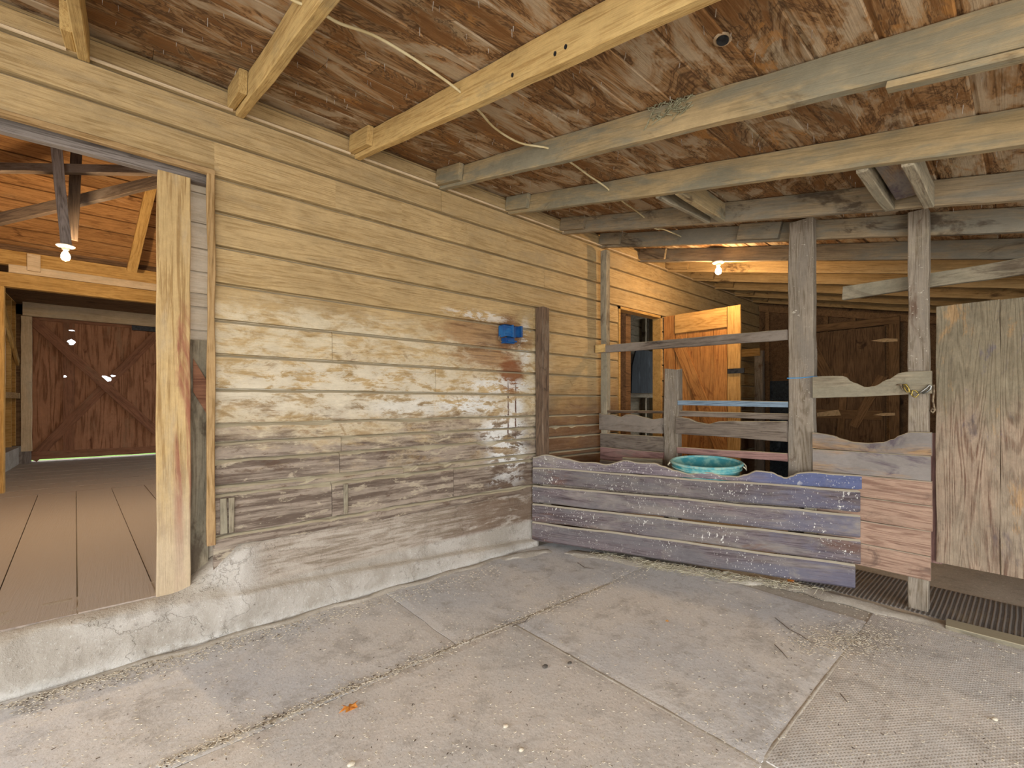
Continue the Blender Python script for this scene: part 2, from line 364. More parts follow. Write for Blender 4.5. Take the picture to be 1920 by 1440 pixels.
def ex_fl(g, col, P, V, t):
    a = g.noise(P, 1.8, 7, .7, .5); b = g.noise(P, 12, 6, .75)
    col = g.mix(g.mul(g.sm(a, .46, .62), .7), col, srgb('b0a294'))
    return g.mix(g.mul(g.sm(b, .55, .65), .5), col, srgb('7c6c60'))
M_fl = wood('trodden_brown_planks', 'a69688', '83766b', worn='9a8c80', wa=.6, stain='726860', sa=.5, dust='a3978a', da=-1, grain=.5, gsc=.7, var=.2, grit=1.2, extra=ex_fl)
M_white = wood('white_painted_siding', 'd8ccb8', 'c2b298', grain=.2, stain='8c7a5c', sa=.0)

def floor_mat(name, base, dust, pattern=None, dark='a09b94', rub=.5):
    g = G(name); P = g.coord(); W = g.pos(); V = W
    n1 = g.noise(V, 1.3, 5, .6, .4); n2 = g.noise(V, 6, 6, .7); n3 = g.noise(V, 60, 3, .7); n4 = g.noise(V, 22, 5, .7)
    col = g.mix(g.sm(n1, .38, .62), srgb(base), srgb(dust))
    n5 = g.noise(V, 3.2, 8, .75, .6); n6 = g.noise(V, 130, 2, .6)
    col = g.mix(g.mul(g.sm(n5, .52, .66), .55), col, srgb(dark))
    col = g.mix(g.mul(g.sm(n2, .5, .7), .6), col, srgb(dark))
    col = g.mix(g.mul(g.sm(n6, .60, .68), .5), col, srgb('7e776c'))
    col = g.mix(g.mul(g.sm(n3, .56, .66), .45), col, srgb('e2ddd4'))
    col = g.mix(g.mul(g.sm(n3, .36, .30), .0), col, srgb('6d665a'))
    col = g.mix(g.mul(g.sm(n4, .60, .70), .4), col, srgb('988f84'))
    h = g.add(g.mul(n2, 1.0), g.mul(n3, .35)); bs = .35; bd = .012
    if pattern:
        x = g.xyz(W)
        if pattern == 'pips':
            a = g.math('SINE', g.mul(x[0], 6.2832/.024)); b = g.math('SINE', g.mul(x[1], 6.2832/.017))
            p = g.sm(g.mul(a, b), .1, .6)
            msk = g.sm(g.noise(V, 1.6, 4, .6), .36, .50)
            col = g.mix(g.mul(g.mul(p, msk), .42), col, srgb('918b82'))
            h = g.add(h, g.mul(g.mul(p, msk), .5))
        else:
            wv = g.add(x[1], g.mul(g.math('SUBTRACT', n1, .5), .02))
            p = g.sm(g.math('SINE', g.mul(wv, 6.2832/.024)), -.3, .8)
            col = g.mix(g.mul(p, .7), srgb('5e5955'), srgb('a39d97')); col = g.mix(g.mul(g.sm(n2, .45, .7), .5), col, srgb('8a8070'))
            h = g.add(g.mul(p, 2.2), g.mul(n2, .4))
    return g.finish(col, .93, h, bs, bd, .15)
M_mat = floor_mat('dusty_rubber_mat', 'cbcbcb', 'd8d4ce')
M_mat2 = floor_mat('trodden_dusty_mat', 'cecbc6', 'd9d2c9', dark='b0aba4')
M_pips = floor_mat('pimpled_rubber_mat', 'cdcac5', 'd8d2ca', 'pips')
M_groove = floor_mat('grooved_rubber_mat', '8a8480', '9c948c', 'groove')
M_dirt = floor_mat('packed_dirt', 'b2aa9c', 'bfb7a9', dark='9c9488')
def conc(name, a, b, dk, sc=1.0):
    g = G(name); V = g.pos(); n1 = g.noise(V, 2.2*sc, 6, .7, .6); n2 = g.noise(V, 14*sc, 6, .75); n3 = g.noise(V, 70, 3, .7)
    v = g.n.new('ShaderNodeTexVoronoi'); v.feature = 'DISTANCE_TO_EDGE'; g.put(v.inputs['Vector'], g.vm('ADD', V, g.vm('MULTIPLY', g.noise(V, 5, 4, .7, 0, True), (.35, .35, .35)))); v.inputs['Scale'].default_value = 1.7
    crack = g.sm(v.outputs['Distance'], .0, .006, 1, 0)
    col = g.mix(g.sm(n1, .4, .6), srgb(a), srgb(b)); col = g.mix(g.mul(g.sm(n2, .56, .7), .7), col, srgb(dk))
    col = g.mix(g.mul(crack, .25), col, srgb('7d7466')); col = g.mix(g.mul(g.sm(n3, .6, .7), .35), col, srgb('e4e2dc'))
    x = g.xyz(V); wh = g.mul(g.sm(x[2], .0, .07, 1, 0), g.sm(n2, .40, .5))
    col = g.mix(g.mul(wh, .5), col, srgb('d4d2cc'))
    if sc == 1.0:
        st = g.noise(g.vm('MULTIPLY', V, (2.2, 5, 9)), 1, 8, .75, .4); gl = g.noise(g.vm('MULTIPLY', V, (2.5, 20, 45)), 1, 7, .75)
        up = g.mul(g.sm(x[2], .22, .26), g.sm(x[0], .55, .7))
        pl = g.mix(g.sm(gl, .42, .6), srgb('a89c8e'), srgb('857868')); pl = g.mix(g.mul(g.sm(st, .5, .6), .7), pl, srgb('b5ab9e'))
        br = g.mul(g.sm(g.add(x[0], g.mul(g.math('SUBTRACT', st, .5), 3.0)), 1.6, 2.3), g.sm(st, .62, .48))
        pl = g.mix(g.mul(br, .75), pl, srgb('6a5544'))
        col = g.mix(up, col, pl)
        ds = g.mul(g.sm(g.xyz(g.nrm())[2], .4, .8), .6); col = g.mix(ds, col, srgb('a99d8b'))
        pit = g.noise(V, 34, 4, .7, .3); col = g.mix(g.mul(g.sm(pit, .64, .70), .6), col, srgb('6c665e'))
    return g.finish(col, .93, g.add(g.mul(n2, 1.0), g.add(g.mul(n3, .3), g.mul(crack, -.3))), .7, .02, .15)
M_conc = conc('rough_whitish_concrete', 'b4ada3', 'a1998d', '847c72')
M_stem = conc('dusty_wall_base', 'aca295', '9c9184', '7d7165', 1.4)
def plain(name, c1, c2=None, rough=.5, metal=0.0, sc=8, spec=.4, trans=0.0):
    g = G(name); c2 = c2 or c1; n = g.noise(g.coord(), sc, 4, .6)
    m = g.finish(g.mix(g.sm(n, .4, .65), srgb(c1), srgb(c2)), rough, n, .1, .003, spec, metal)
    return m
M_cable = plain('cream_cable_sheath', 'd2c49c', 'bca97c', .6)
M_nail = plain('rusty_nail_steel', 'c8c0b4', '8c7a68', .5, .3, 40)
M_teal = plain('teal_plastic', '3c8a92', '7fb0a8', .55, 0, 14)
M_tealr = plain('dusty_teal_rim', '8fb0a4', '4f98a0', .6, 0, 18)
M_grain = plain('spilled_feed', '9a9088', '7a7068', .9, 0, 60)
M_bluep = plain('blue_plastic', '1b4e88', '2468a0', .4, 0, 12)
M_blued = plain('dark_blue_plastic', '123f78', '1a5288', .4, 0, 12)
M_steel = plain('galvanised_steel', '9a9a94', '6a6a66', .4, .8, 30)
M_brass = plain('worn_brass', 'b8a45c', '7c6a38', .4, .8, 30)
M_iron = plain('black_iron', '3a3c40', '24262a', .5, .6, 30)
M_rust = plain('rusty_iron', '8a7a62', '5c4a38', .7, .3, 40)
M_twine = plain('blue_twine', '3f9bd8', '2f80c0', .6)
M_hay = plain('dry_hay', 'd8d0b8', 'b0a88c', .9, 0, 30)
M_chip = plain('pale_shavings', 'd6ccb8', 'bcb09a', .9, 0, 30)
M_leaf = plain('orange_dry_leaf', 'd8953f', 'bf6f2e', .7, 0, 40)
M_leaf2 = plain('brown_dry_leaf', 'c08c48', '9a6a34', .7, 0, 40)
M_twig = plain('dark_twig', '5e5040', '4a3c30', .9, 0, 30)
M_stone = plain('dark_pebble', '5a524a', '44403a', .9, 0, 50)
M_porc = plain('white_porcelain', 'f0ead8', 'e2dac4', .25)
M_web = plain('dusty_cobweb', '9a977c', '7c785e', .95, 0, 60)
M_grass = plain('grass_green', '7fa63c', '5c8a2c', .9, 0, 30)
M_out = plain('outdoor_gravel', 'b8b0a4', 'a49c8e', .9, 0, 12)
M_zinc = plain('hinge_painted_cream', 'd8b888', 'c0a070', .6, 0, 30)
def emis(name, col, st):
    g = G(name); g.put(g.bs.inputs['Base Color'], (1,1,1,1)); g.put(g.bs.inputs['Emission Color'], col); g.bs.inputs['Emission Strength'].default_value = st; return g.m
M_bulb = emis('glowing_bulb', (1, .82, .52, 1), 14)
def glass():
    g = G('dusty_window_glass'); g.bs.inputs['Transmission Weight'].default_value = .9; g.bs.inputs['Roughness'].default_value = .12
    g.put(g.bs.inputs['Base Color'], (.93, .95, .95, 1)); return g.m
M_glass = glass()

# ------------------------------------------------------------------ ground, floor, mats
def slab(name, x0, x1, y0, y1, z0, z1, mat, res=.12, amp=.004, parent=None, edge=.006, rot=0.0):
    nx = max(1, int((x1-x0)/res)); ny = max(1, int((y1-y0)/res)); cx, cy = (x0+x1)/2, (y0+y1)/2
    vs_ = []; fs = []; sd = R.uniform(0, 50)
    for j in range(ny+1):
        for i in range(nx+1):
            x = x0 + (x1-x0)*i/nx; y = y0 + (y1-y0)*j/ny
            bx = 1 if i in (0, nx) else 0; by = 1 if j in (0, ny) else 0
            z = z1 + amp*noise.noise((x*1.7, y*1.7, 1)) + amp*.5*noise.noise((x*5, y*5, 2)) - (.003 if bx or by else 0)
            vs_.append((x-cx + bx*edge*noise.noise((y*6, sd, i)), y-cy + by*edge*noise.noise((x*6, sd, j)), z))
    n = len(vs_); W = nx + 1
    for j in range(ny):
        for i in range(nx): a = j*W+i; fs.append((a, a+1, a+W+1, a+W))
    ring = [i for i in range(W)] + [j*W+nx for j in range(1, ny+1)] + [ny*W+i for i in range(nx-1, -1, -1)] + [j*W for j in range(ny-1, 0, -1)]
    for k in ring: vs_.append((vs_[k][0], vs_[k][1], z0))
    m = len(ring)
    for k in range(m): fs.append((ring[k], n+k, n+(k+1) % m, ring[(k+1) % m]))
    fs.append(tuple(n+k for k in range(m))[::-1])
    M = Matrix.Translation((cx, cy, 0)) @ Matrix.Rotation(rot, 4, 'Z')
    return mesh_obj(name, vs_, fs, mat, M, parent, False)
g0 = MB(); g0.box((-40, -40, -.5), (40, 40, -.06)); tag(g0.build('ground', M_out), 'pale gravel ground outside the barn', None, kind='structure')
fl = slab('floor', -3.2, 8.5, -2.6, 3.35, -.055, -.0045, M_dirt, .1, .0012); tag(fl, 'packed dirt floor under the rubber mats', kind='structure')
MATS = [(-1.15, 1.399, 2.071, 3.03, 'mat', 'dusty grey rubber mat running along the foot of the plank wall'),
        (1.405, 3.28, 2.073, 3.03, 'mat', 'dusty grey rubber mat in the corner between plank wall and manger'),
        (-.05, 1.797, .655, 2.065, 'mat2', 'trodden dusty rubber mat at the bottom of the photo with the orange leaf on it'),
        (1.802, 3.46, .658, 2.067, 'mat', 'smooth dusty rubber mat in front of the manger, twigs on it'),
        (1.83, 3.72, -.85, .652, 'pips', 'pimpled rubber mat at lower right before the threshold plank'),
        (-.05, 1.79, -.85, .64, 'mat2', 'dusty rubber mat beneath the camera in front of the pimpled mat')]
for a in MATS[:5]:
    tag(slab('rubber_mat', a[0], a[1], a[2], a[3], -.004, .004, {'mat': M_mat, 'mat2': M_mat2, 'pips': M_pips}[a[4]], .05, .0015, edge=.006), a[5], 'mat', 'rubber floor mats')
tag(slab('rubber_mat', 3.86, 4.48, -.8, 1.5, -.004, .006, M_groove, .06, .001), 'dark grooved rubber mat inside the stall under the fence', 'mat', 'rubber floor mats')
tag(plank('threshold_plank', (3.76, .33, .012), (3.84, -1.2, .012), .13, .03, M_grey, up=(1, 0, 0), wob=.003), 'dusty threshold plank on the floor under the stall door', 'plank')

# ------------------------------------------------------------------ the long plank wall (siding boards)
WY = 3.1
ZS = [.50, .575, .816, .868, 1.016, 1.124, 1.232, 1.434, 1.638, 1.839, 2.052, 2.269, 2.47, 2.671, 2.884, 3.076, 3.20]
wb = MB(); bidn = [0]
def siding(x0, x1, za, zb, rough=0.0, y=WY, jag=0.0):
    bidn[0] += 1; bid = bidn[0] * .173; n = max(2, int((x1-x0)/.06)); vs_ = []; fs = []; sd = bidn[0]*3.7
    for i in range(n+1):
        x = x0 + (x1-x0)*i/n
        jt = rough*(noise.noise((x*2.1, za*9, 1)) + .6*noise.noise((x*9, za*9, 2)))
        jb = rough*(noise.noise((x*2.1, za*9+5, 3)) + .6*noise.noise((x*9, za*9+5, 4)))
        yo = -(.004 + rough*.5)*noise.noise((x*1.3, sd, 0)) 
        bite = 0
        if abs(za - .868) < .001: jb += .020*max(0, math.exp(-((x-1.75)/.42)**2) - .35 + .5*noise.noise((x*8, 3, 3)))*(x < 2.6)
        if jag: bite = jag*max(0, noise.noise((x*7, sd, 8)) - .15)
        prof = [(y+.03, za+jb), (y-.004+yo, za+.002+jb), (y-.006+yo, za+.008+jb), (y-.002+yo+bite*.3, zb-.021+jt-bite), (y+.012+yo, zb-.010+jt-bite), (y+.022, zb-.006+jt-bite*.6), (y+.03, zb-.005)]
        vs_ += [(x, a, b) for a, b in prof]
    m = 7
    for i in range(n):
        for k in range(m-1): fs.append((i*m+k, (i+1)*m+k, (i+1)*m+k+1, i*m+k+1))
    fs.append(tuple(range(m))); fs.append(tuple(n*m+k for k in range(m))[::-1])
    wb.add(vs_, fs, bid)
OPL, OPR, OPT = -1.9, .40, 2.69
DL, DR, DT = 4.30, 5.22, 2.46
for i in range(len(ZS)-1):
    za, zb = ZS[i], ZS[i+1]; zc = (za+zb)/2
    segs = []
    if zb > OPT+.03: segs.append((-3.2, 8.42))
    else: segs += [(-3.2, OPL), (OPR, 8.42)]
    if zc < DT:
        a, b = segs[-1]; segs[-1] = (a, DL); segs.append((DR, b))
    joints = {1: [1.07, 2.05], 2: [1.6], 3: [1.12], 4: [1.13], 5: [2.2], 6: [1.86], 7: [1.88], 8: [1.07], 9: [3.2], 10: [2.95], 11: [4.0], 12: [3.1], 13: [2.62], 14: [1.93, 5.0]}.get(i, [])
    for a, b in segs:
        if zb > OPT > za + .02 and a < OPR: za2 = OPT
        cuts = [a] + [j for j in joints if a+.2 < j < b-.2] + [b]
        for q in range(len(cuts)-1):
            x0, x1 = cuts[q] + (.0015 if q else 0), cuts[q+1] - (.0015 if q < len(cuts)-2 else 0)
            rough = .012 if i <= 5 else (.006 if i <= 6 else .0015)
            zl = za
            if a < OPR and za < OPT < zb:
                siding(x0, min(x1, OPR), OPT, zb, .0015)
                if x1 > OPR: siding(OPR, x1, za, zb, .0015)
                continue
            siding(x0, x1, za, zb, rough if x1 < 3.2 or q == 0 else .002, jag=.07 if i in (2, 3, 4) else (.03 if i <= 5 else 0))
# backing so no light leaks between boards
for a, b in (((-3.2, WY+.032, .0), (OPL, WY+.06, 3.3)), ((OPR, WY+.032, .0), (DL, WY+.06, 3.3)), ((DR, WY+.032, .0), (8.42, WY+.06, 3.3)),
             ((OPL, WY+.032, OPT), (OPR, WY+.06, 3.3)), ((DL, WY+.032, DT), (DR, WY+.06, 3.3))): wb.box(a, b, .5)
for a, b in (((2.9, WY+.0, .0), (DL, WY+.03, .5)), ((DR, WY+.0, .0), (8.42, WY+.03, .5))): wb.box(a, b, .9)
wall = wb.build('wall_back', M_wall, M=Matrix.Identity(4)); tag(wall, 'long wall of weathered horizontal siding boards', kind='structure')
# tan jamb and header trims around the big opening
tag(plank('trim_1', (.383, 3.087, .53), (.383, 3.087, 2.69), .038, .034, M_jamb, up=(1,0,0), wob=.003), 'tan edge board beside the wide doorway', kind='structure')
tag(plank('trim_2', (-1.9, 3.085, 2.675), (.40, 3.085, 2.675), .03, .036, M_jamb, wob=.002), 'tan edge strip over the wide doorway', kind='structure')
tag(plank('trim_3', (-1.9, 3.20, 2.70), (.40, 3.20, 2.70), .13, .05, M_beamg, wob=.002), 'grey lintel board over the wide doorway', kind='structure')
tag(plank('trim_4', (-1.9, 3.16, 2.755), (.40, 3.16, 2.755), .05, .03, M_jamb), kind='structure')
# pale strip under the frieze
for k in range(12):
    pass
st = MB(); 
for k in range(-3, 12):
    xa = -.17 + .7*k + .02; xb = xa + .64
    if k == 6: xb = xa + .60
    st.tube([(xa, 3.083, 3.078), (xb, 3.083, 3.078)], .009, 6)
tag(st.build('trim_5', M_cream), 'pale strip along the top of the plank wall between rafters', kind='structure')

for px_, w_ in ((419, .035), (434, .03), (648, .03)):
    p_ = onY(px_, 975, 3.088)
    tag(plank('trim_6', (p_.x, 3.086, .585), (p_.x, 3.086, .79), w_, .014, M_grey, up=(1, 0, 0), wob=.003), 'short grey cleat low on the plank wall', kind='structure')
# concrete curb and footing under the wall
def curb():
    vs_ = []; fs = []; nx = 150; x0, x1 = -2.0, 2.96; m = 17; nx = 260
    for i in range(nx+1):
        x = x0 + (x1-x0)*i/nx
        if x < .2: pr = [(3.035, -.05), (3.04, .03), (3.045, .10), (3.055, .16), (3.065, .21), (3.08, .245), (3.10, .265), (3.13, .277), (3.17, .283), (3.22, .285), (3.27, .285), (3.33, .285), (3.38, .286), (3.42, .286), (3.44, .27), (3.44, .1), (3.44, -.05)]
        else:
            q = min(1, max(0, (x-.2)/.35)); h = .23 - .18*max(0, (x-.45))/2.5
            A = [(3.035, -.05), (3.04, .03), (3.045, .10), (3.055, .16), (3.065, .21), (3.08, .245), (3.10, .265), (3.13, .277), (3.17, .283), (3.22, .285), (3.27, .285), (3.33, .285), (3.38, .286), (3.42, .286), (3.44, .27), (3.44, .1), (3.44, -.05)]
            B = [(3.035, -.05), (3.028, .25*h), (3.030, .6*h), (3.034, .85*h), (3.040, h), (3.062, h+.012), (3.082, h+.02), (3.086, h+.07), (3.088, h+.12), (3.091, .43), (3.094, .47), (3.098, .50), (3.12, .515), (3.128, .515), (3.129, .4), (3.129, .1), (3.129, -.05)]
            # bulge of concrete where the wall begins
            bl = .035*math.exp(-((x-.50)/.16)**2)
            B = [(a - (bl if 1 < k < 11 else 0), b) for k, (a, b) in enumerate(B)]
            pr = [((1-q)*A[k][0]+q*B[k][0], (1-q)*A[k][1]+q*B[k][1]) for k in range(m)]
        for k, (y, z) in enumerate(pr):
            am = (.030 if x < .5 else .012) * (1 if 0 < k < 14 else 0) * (1 if k < 7 else .4)
            n1 = noise.noise((x*3.5, y*10, z*9)) + .6*noise.noise((x*11, y*20, z*22)) + .4*noise.noise((x*31, y*40, z*50))
            vs_.append((x, y - am*n1 if k < 9 else y, z + am*.6*noise.noise((x*5, y*9, z*5+9)) if 0 < k < 13 else z))
    for i in range(nx):
        for k in range(m-1): fs.append((i*m+k, (i+1)*m+k, (i+1)*m+k+1, i*m+k+1))
    fs.append(tuple(range(m))); fs.append(tuple(nx*m+k for k in range(m))[::-1])
    o = mesh_obj('baseboard_back', vs_, fs, M_conc, smooth=True); tag(o, 'rough whitish concrete curb along the foot of the wall', kind='structure')
curb()
lw = MB()

# ------------------------------------------------------------------ ceiling
cb = MB()
Y = 3.16; k = 0
while Y > -2.7:
    Ya, Yb = Y - .188, Y; k += 1
    cuts = [-3.2] + sorted(R.uniform(-2, 7.5) for _ in range(2)) + [8.5]
    for q in range(3):
        x0, x1 = cuts[q]+.001, cuts[q+1]-.001; c = .006
        def zc(y, o=0): return rz(y) + CT + o
        vs_ = []
        for x in (x0, x1):
            vs_ += [(x, Ya, zc(Ya, .022)), (x, Ya, zc(Ya, c)), (x, Ya+c, zc(Ya+c)), (x, Yb-c*2-.004, zc(Yb-c*2)), (x, Yb-c-.002, zc(Yb, c)), (x, Yb, zc(Yb, c)), (x, Yb, zc(Yb, .022))]
        fs = [(j, j+7, j+8, j+1) for j in range(6)] + [(6, 13, 7, 0), tuple(range(7)), tuple(range(13, 6, -1))]
        cb.add(vs_, [tuple(reversed(f)) for f in fs], (k*3+q)*.217)
    Y -= .1885
ceil = cb.build('ceiling', M_ceil, M=Matrix.Identity(4)); tag(ceil, 'stained ceiling boards of the lean-to roof', kind='structure')
roofcap = MB(); roofcap.add([(-3.2, 3.2, rz(3.2)+CT+.03), (8.5, 3.2, rz(3.2)+CT+.03), (8.5, -2.7, rz(-2.7)+CT+.03), (-3.2, -2.7, rz(-2.7)+CT+.03),
    (-3.2, 3.2, rz(3.2)+CT+.05), (8.5, 3.2, rz(3.2)+CT+.05), (8.5, -2.7, rz(-2.7)+CT+.05), (-3.2, -2.7, rz(-2.7)+CT+.05)], [(3,2,1,0),(4,5,6,7),(0,1,5,4),(1,2,6,5),(2,3,7,6),(3,0,4,7)])
tag(roofcap.build('roofing', M_beamd, parent=ceil), kind='structure')
nl = MB()
for i in range(520):
    x = R.uniform(-.4, 4.6); y = R.uniform(-.6, 3.0); y = 3.16 - .1885*round((3.16-y)/.1885) + R.choice((-.03, .03)) + R.uniform(-.015, .015)
    if abs(((x+.17+.02) % .7) - .0) < .07: continue
    z = rz(y) + CT; L = R.uniform(.015, .034); dx, dy = R.uniform(-.006, .006), R.uniform(-.006, .006)
    nl.tube([(x, y, z+.004), (x+dx, y+dy, z-L)], [.0022, .0012], 4)
tag(nl.build('nail_points', M_nail, parent=ceil), kind='stuff')
kn = MB(); kp = onRoof(1355, 76, CT-.004); rs = []
kn.lathe([(.024, .003), (.028, .001), (.034, .002), (.038, .004)], 24, kp, 1.0, .8, cap=False)
kn.build('knot_ring', M_ceil, parent=ceil, smooth=True)
kd = MB(); kd.lathe([(.0245, 0), (.0245, .008)], 20, kp + Vector((0, 0, -.003)), 1, .8); kd.build('knot_hole', M_iron, parent=ceil)

# ------------------------------------------------------------------ rafters
RX = [-1.57, -.87, -.17, .507, 1.227, 1.92, 2.643, 3.36, 3.985, 4.75, 5.36, 6.02, 6.72, 7.42, 8.1]
RL = {2: ('dark shaded rafter at the upper left corner of the photo', M_raf_a), 3: ('golden rafter with bold grain, the nearest whole one at top left', M_raf_a),
      4: ('golden rafter with three small dark bolt holes in its side', M_raf_a), 5: ('rafter with a dusty cobweb clump and a furring strip nailed below it', M_raf_b),
      6: ('weathered grey-tan rafter just beyond the one with the cobweb clump', M_raf_b), 7: ('grey rafter that the short cross blocks run up to', M_raf_c),
      8: ('grey rafter resting directly behind the tops of the two fence posts', M_raf_c), 9: ('dark brown rafter that the glowing stall bulb hangs from', M_raf_c),
      10: ('bright orange-lit rafter directly behind the stall bulb', M_raf_d), 11: ('lower orange-lit rafter, second beyond the stall bulb', M_raf_d),
      12: ('dim rafter deep in the stall, third beyond the bulb', M_raf_d), 13: ('dim rafter deep in the stall, fourth beyond the bulb', M_raf_d), 14: ('last dim rafter against the far stall wall', M_raf_d),
      1: ('rafter above the camera at the left', M_raf_a), 0: ('rafter at the open left end', M_raf_a)}
rafters = {}
for i, x in enumerate(RX):
    lab, m = RL[i]; hgt = .145; y1, y0 = 3.088, -2.6
    t = thing('rafter', (x, y1, rz(y1)), lab, 'rafter', 'rafters of the lean-to roof'); rafters[i] = t
    up = Vector((0, -SL, 1))
    c1 = Vector((x+.022, y1, rz(y1)+hgt/2+.0005)); c0 = Vector((x+.022, y0, rz(y0)+hgt/2+.0005))
    plank('beam', c1, c0, hgt*.975, .045, m, up=up, parent=t, wob=.003, cham=.004)
    # short block nailed to its side at the wall
    if i > 1:
        bl = [.28, .30, .26, .34, .30, .32][i % 6]; ba = Vector((x-.024, y1-.003, rz(y1)+.085)); bb = Vector((x-.024, y1-bl, rz(y1-bl)+.085))
        plank('end_block', ba, bb, .118, .04, m, up=up, parent=t, wob=.002)
def rc(i, Y, dz=0): return Vector((RX[i]+.022, Y, rz(Y)+dz))
# furring strip below the cobweb rafter, scab before the post
plank('furring_strip', Vector((1.935, .31, rz(.31)-.014)), Vector((1.935, -1.5, rz(-1.5)-.014)), .05, .022, M_raf_b, up=(1, 0, 0), parent=rafters[5], wob=.003)
plank('scab_block', Vector((3.963, 1.62, rz(1.62)+.078)), Vector((3.963, 1.30, rz(1.30)+.078)), .13, .038, M_raf_c, up=(0, -SL, 1), parent=rafters[8], wob=.003)
for px, py in ((1041, 101), (1061, 88), (961, 141)):
    hl = MB(); p = onX(px, py, 1.2255); hl.lathe([(.0065, 0), (.0065, .003)], 10, (0, 0, 0))
    for v in hl.v: v.x, v.y, v.z = p.x - v.z, p.y + v.x, p.z + v.y*1.4
    hl.build('bolt_hole', M_iron, parent=rafters[4])
# cobweb clump
cw = MB()
for j in range(60):
    q = R.random(); a = onX(1215 + 75*q, 232 - 25*q - R.uniform(0, 38), 1.918)
    for e in range(2):
        b = a + Vector((R.uniform(-.012, .004), R.uniform(-.05, .05), R.uniform(-.03, .03))); cw.tube([a, (a+b)/2 + Vector((-.006, 0, -.004)), b], .0022, 4)
tag(cw.build('cobweb', M_web), 'dusty cobweb clump stuck to a rafter side', 'cobweb', kind='stuff')
# cross blocks between rafters
def block(y, i, j, w, t, m, lab, dy=0, dz=0, hgt=.12):
    a = Vector((RX[i]+.047, y, rz(y)+hgt/2+dz)); b = Vector((RX[j]-.003, y+dy, rz(y+dy)+hgt/2+dz))
    tag(plank('cross_block', a, b, hgt, t, m, wob=.004, ends=.01), lab, 'block', 'cross blocks between rafters')
block(1.47, 6, 7, 0, .045, M_raf_b, 'broad grey cross block left of the tall fence post, between two rafters', .02, 0, .135)
block(1.62, 6, 7, 0, .03, M_grey, 'thin grey cross block beside the broad one between two rafters', -.02, -.005, .10)
block(.53, 6, 7, 0, .045, M_grey, 'rough-edged grey cross block, left of the pair above the slimmer fence post', .0, -.01, .13)
block(.36, 6, 7, 0, .045, M_grey, 'right one of the pair of cross blocks above the slimmer fence post', .0, -.01, .13)
tag(plank('cross_block', (2.75, .445, rz(.445)+.09), (3.3, .445, rz(.445)+.09), .09, .10, M_orng, wob=.003), 'brown infill block wedged between the pair of cross blocks', 'block', 'cross blocks between rafters')
# cable
cpx = [(500, -40, .10), (545, -2, .09), (588, 16, .08), (612, 30, .09), (640, 45, .10), (700, 66, .11), (760, 100, .11), (820, 140, .10), (860, 170, .09), (882, 192, .03), (900, 210, .07), (930, 242, .10), (975, 268, .11), (1028, 278, .09), (1055, 295, .07), (1078, 310, .08), (1105, 330, .10), (1135, 350, .09), (1150, 365, .06), (1168, 378, .07), (1205, 405, .09), (1228, 428, .04), (1245, 430, .05), (1280, 445, .08)]
pts = [onRoof(a, b, c) for a, b, c in cpx]
sm = []
for i in range(len(pts)-1):
    p0, p1, p2, p3 = pts[max(i-1, 0)], pts[i], pts[i+1], pts[min(i+2, len(pts)-1)]
    for q in range(5):
        s = q/5; sm.append(.5*((2*p1) + (p2-p0)*s + (2*p0-5*p1+4*p2-p3)*s*s + (-p0+3*p1-3*p2+p3)*s**3))
sm.append(pts[-1])
cbl = MB(); cbl.tube(sm, .006, 8); tag(cbl.build('electric_cable', M_cable, smooth=True), 'cream electric cable threaded through the rafters below the ceiling', 'cable')

# ------------------------------------------------------------------ doorway post and pocket
tag(plank('door_post', (.216, 3.175, .275), (.216, 3.175, 2.635), .152, .06, M_jpost, up=(1, 0, 0), wob=.003, cham=.004), 'thick tan door post with red-brown rubbed grain at the wide doorway', 'post')
pk = MB(); zz = .29; q = 0
for z in [.29, 1.78, 1.92, 2.0, 2.13, 2.27, 2.42, 2.6, 2.7]:
    if z > .3: pk.box((.25, 3.245, zz+.004), (.46, 3.262, z-.006), q*.3)
    zz = z; q += 1
pk.box((.25, 3.262, .28), (.46, 3.275, 2.7), 0)
tag(pk.build('wall_inner', M_white), 'strip of white painted boards in the gap beside the door post', kind='structure')
tag(plank('backing_board', (.33, 3.226, .30), (.33, 3.226, 1.72), .115, .02, M_grey, up=(1, 0, 0)), 'dusty grey vertical board in the narrow gap beside the door post', 'board')
dpk = MB(); zc0 = onY(375, 740, 3.205).z
vv = [onY(a, b, 3.21) for a, b in ((362, 672), (386, 712), (387, 775), (362, 735))]
dpk.add([v + Vector((0, d, 0)) for d in (-.008, .004) for v in vv], [(0,1,2,3), (7,6,5,4), (0,4,5,1), (1,5,6,2), (2,6,7,3), (3,7,4,0)])
tag(dpk.build('brace_scrap', M_bbrace), 'red-brown slanted brace scrap showing in the gap beside the door post', 'board')

# ------------------------------------------------------------------ breezeway beyond the wide doorway
fb = MB(); q = 0
sk = -.058
for i in range(-8, 12):
    xa = .145 + (i)*.316; xb = xa + .310; q += 1
    vs_ = []
    for (x, y) in ((xa, 3.15), (xb, 3.15), (xb+sk*4.35, 7.5), (xa+sk*4.35, 7.5)): vs_.append((x, y, .284 + .002*(i % 3)))
    vs_ += [(a, b, .2) for a, b, c in vs_]
    fb.add(vs_, [(0,1,2,3), (7,6,5,4), (0,4,5,1), (1,5,6,2), (2,6,7,3), (3,7,4,0)], q*.31)
yy = 7.51
while yy < 11.9:
    q += 1; d = R.choice((.2, .26, .3)); fb.box((-3, yy, .2), (4.6, yy+d-.008, .285 + .003*(q % 2)), q*.31); yy += d
fb.box((-3, 3.4, .1), (4.6, 11.95, .2), 0)
fbo = fb.build('floor_planks', M_fl, M=Matrix.Translation((0, 0, 0)) @ Matrix.Rotation(math.pi/2, 4, 'Z')); fbo.name = 'floor_breezeway'
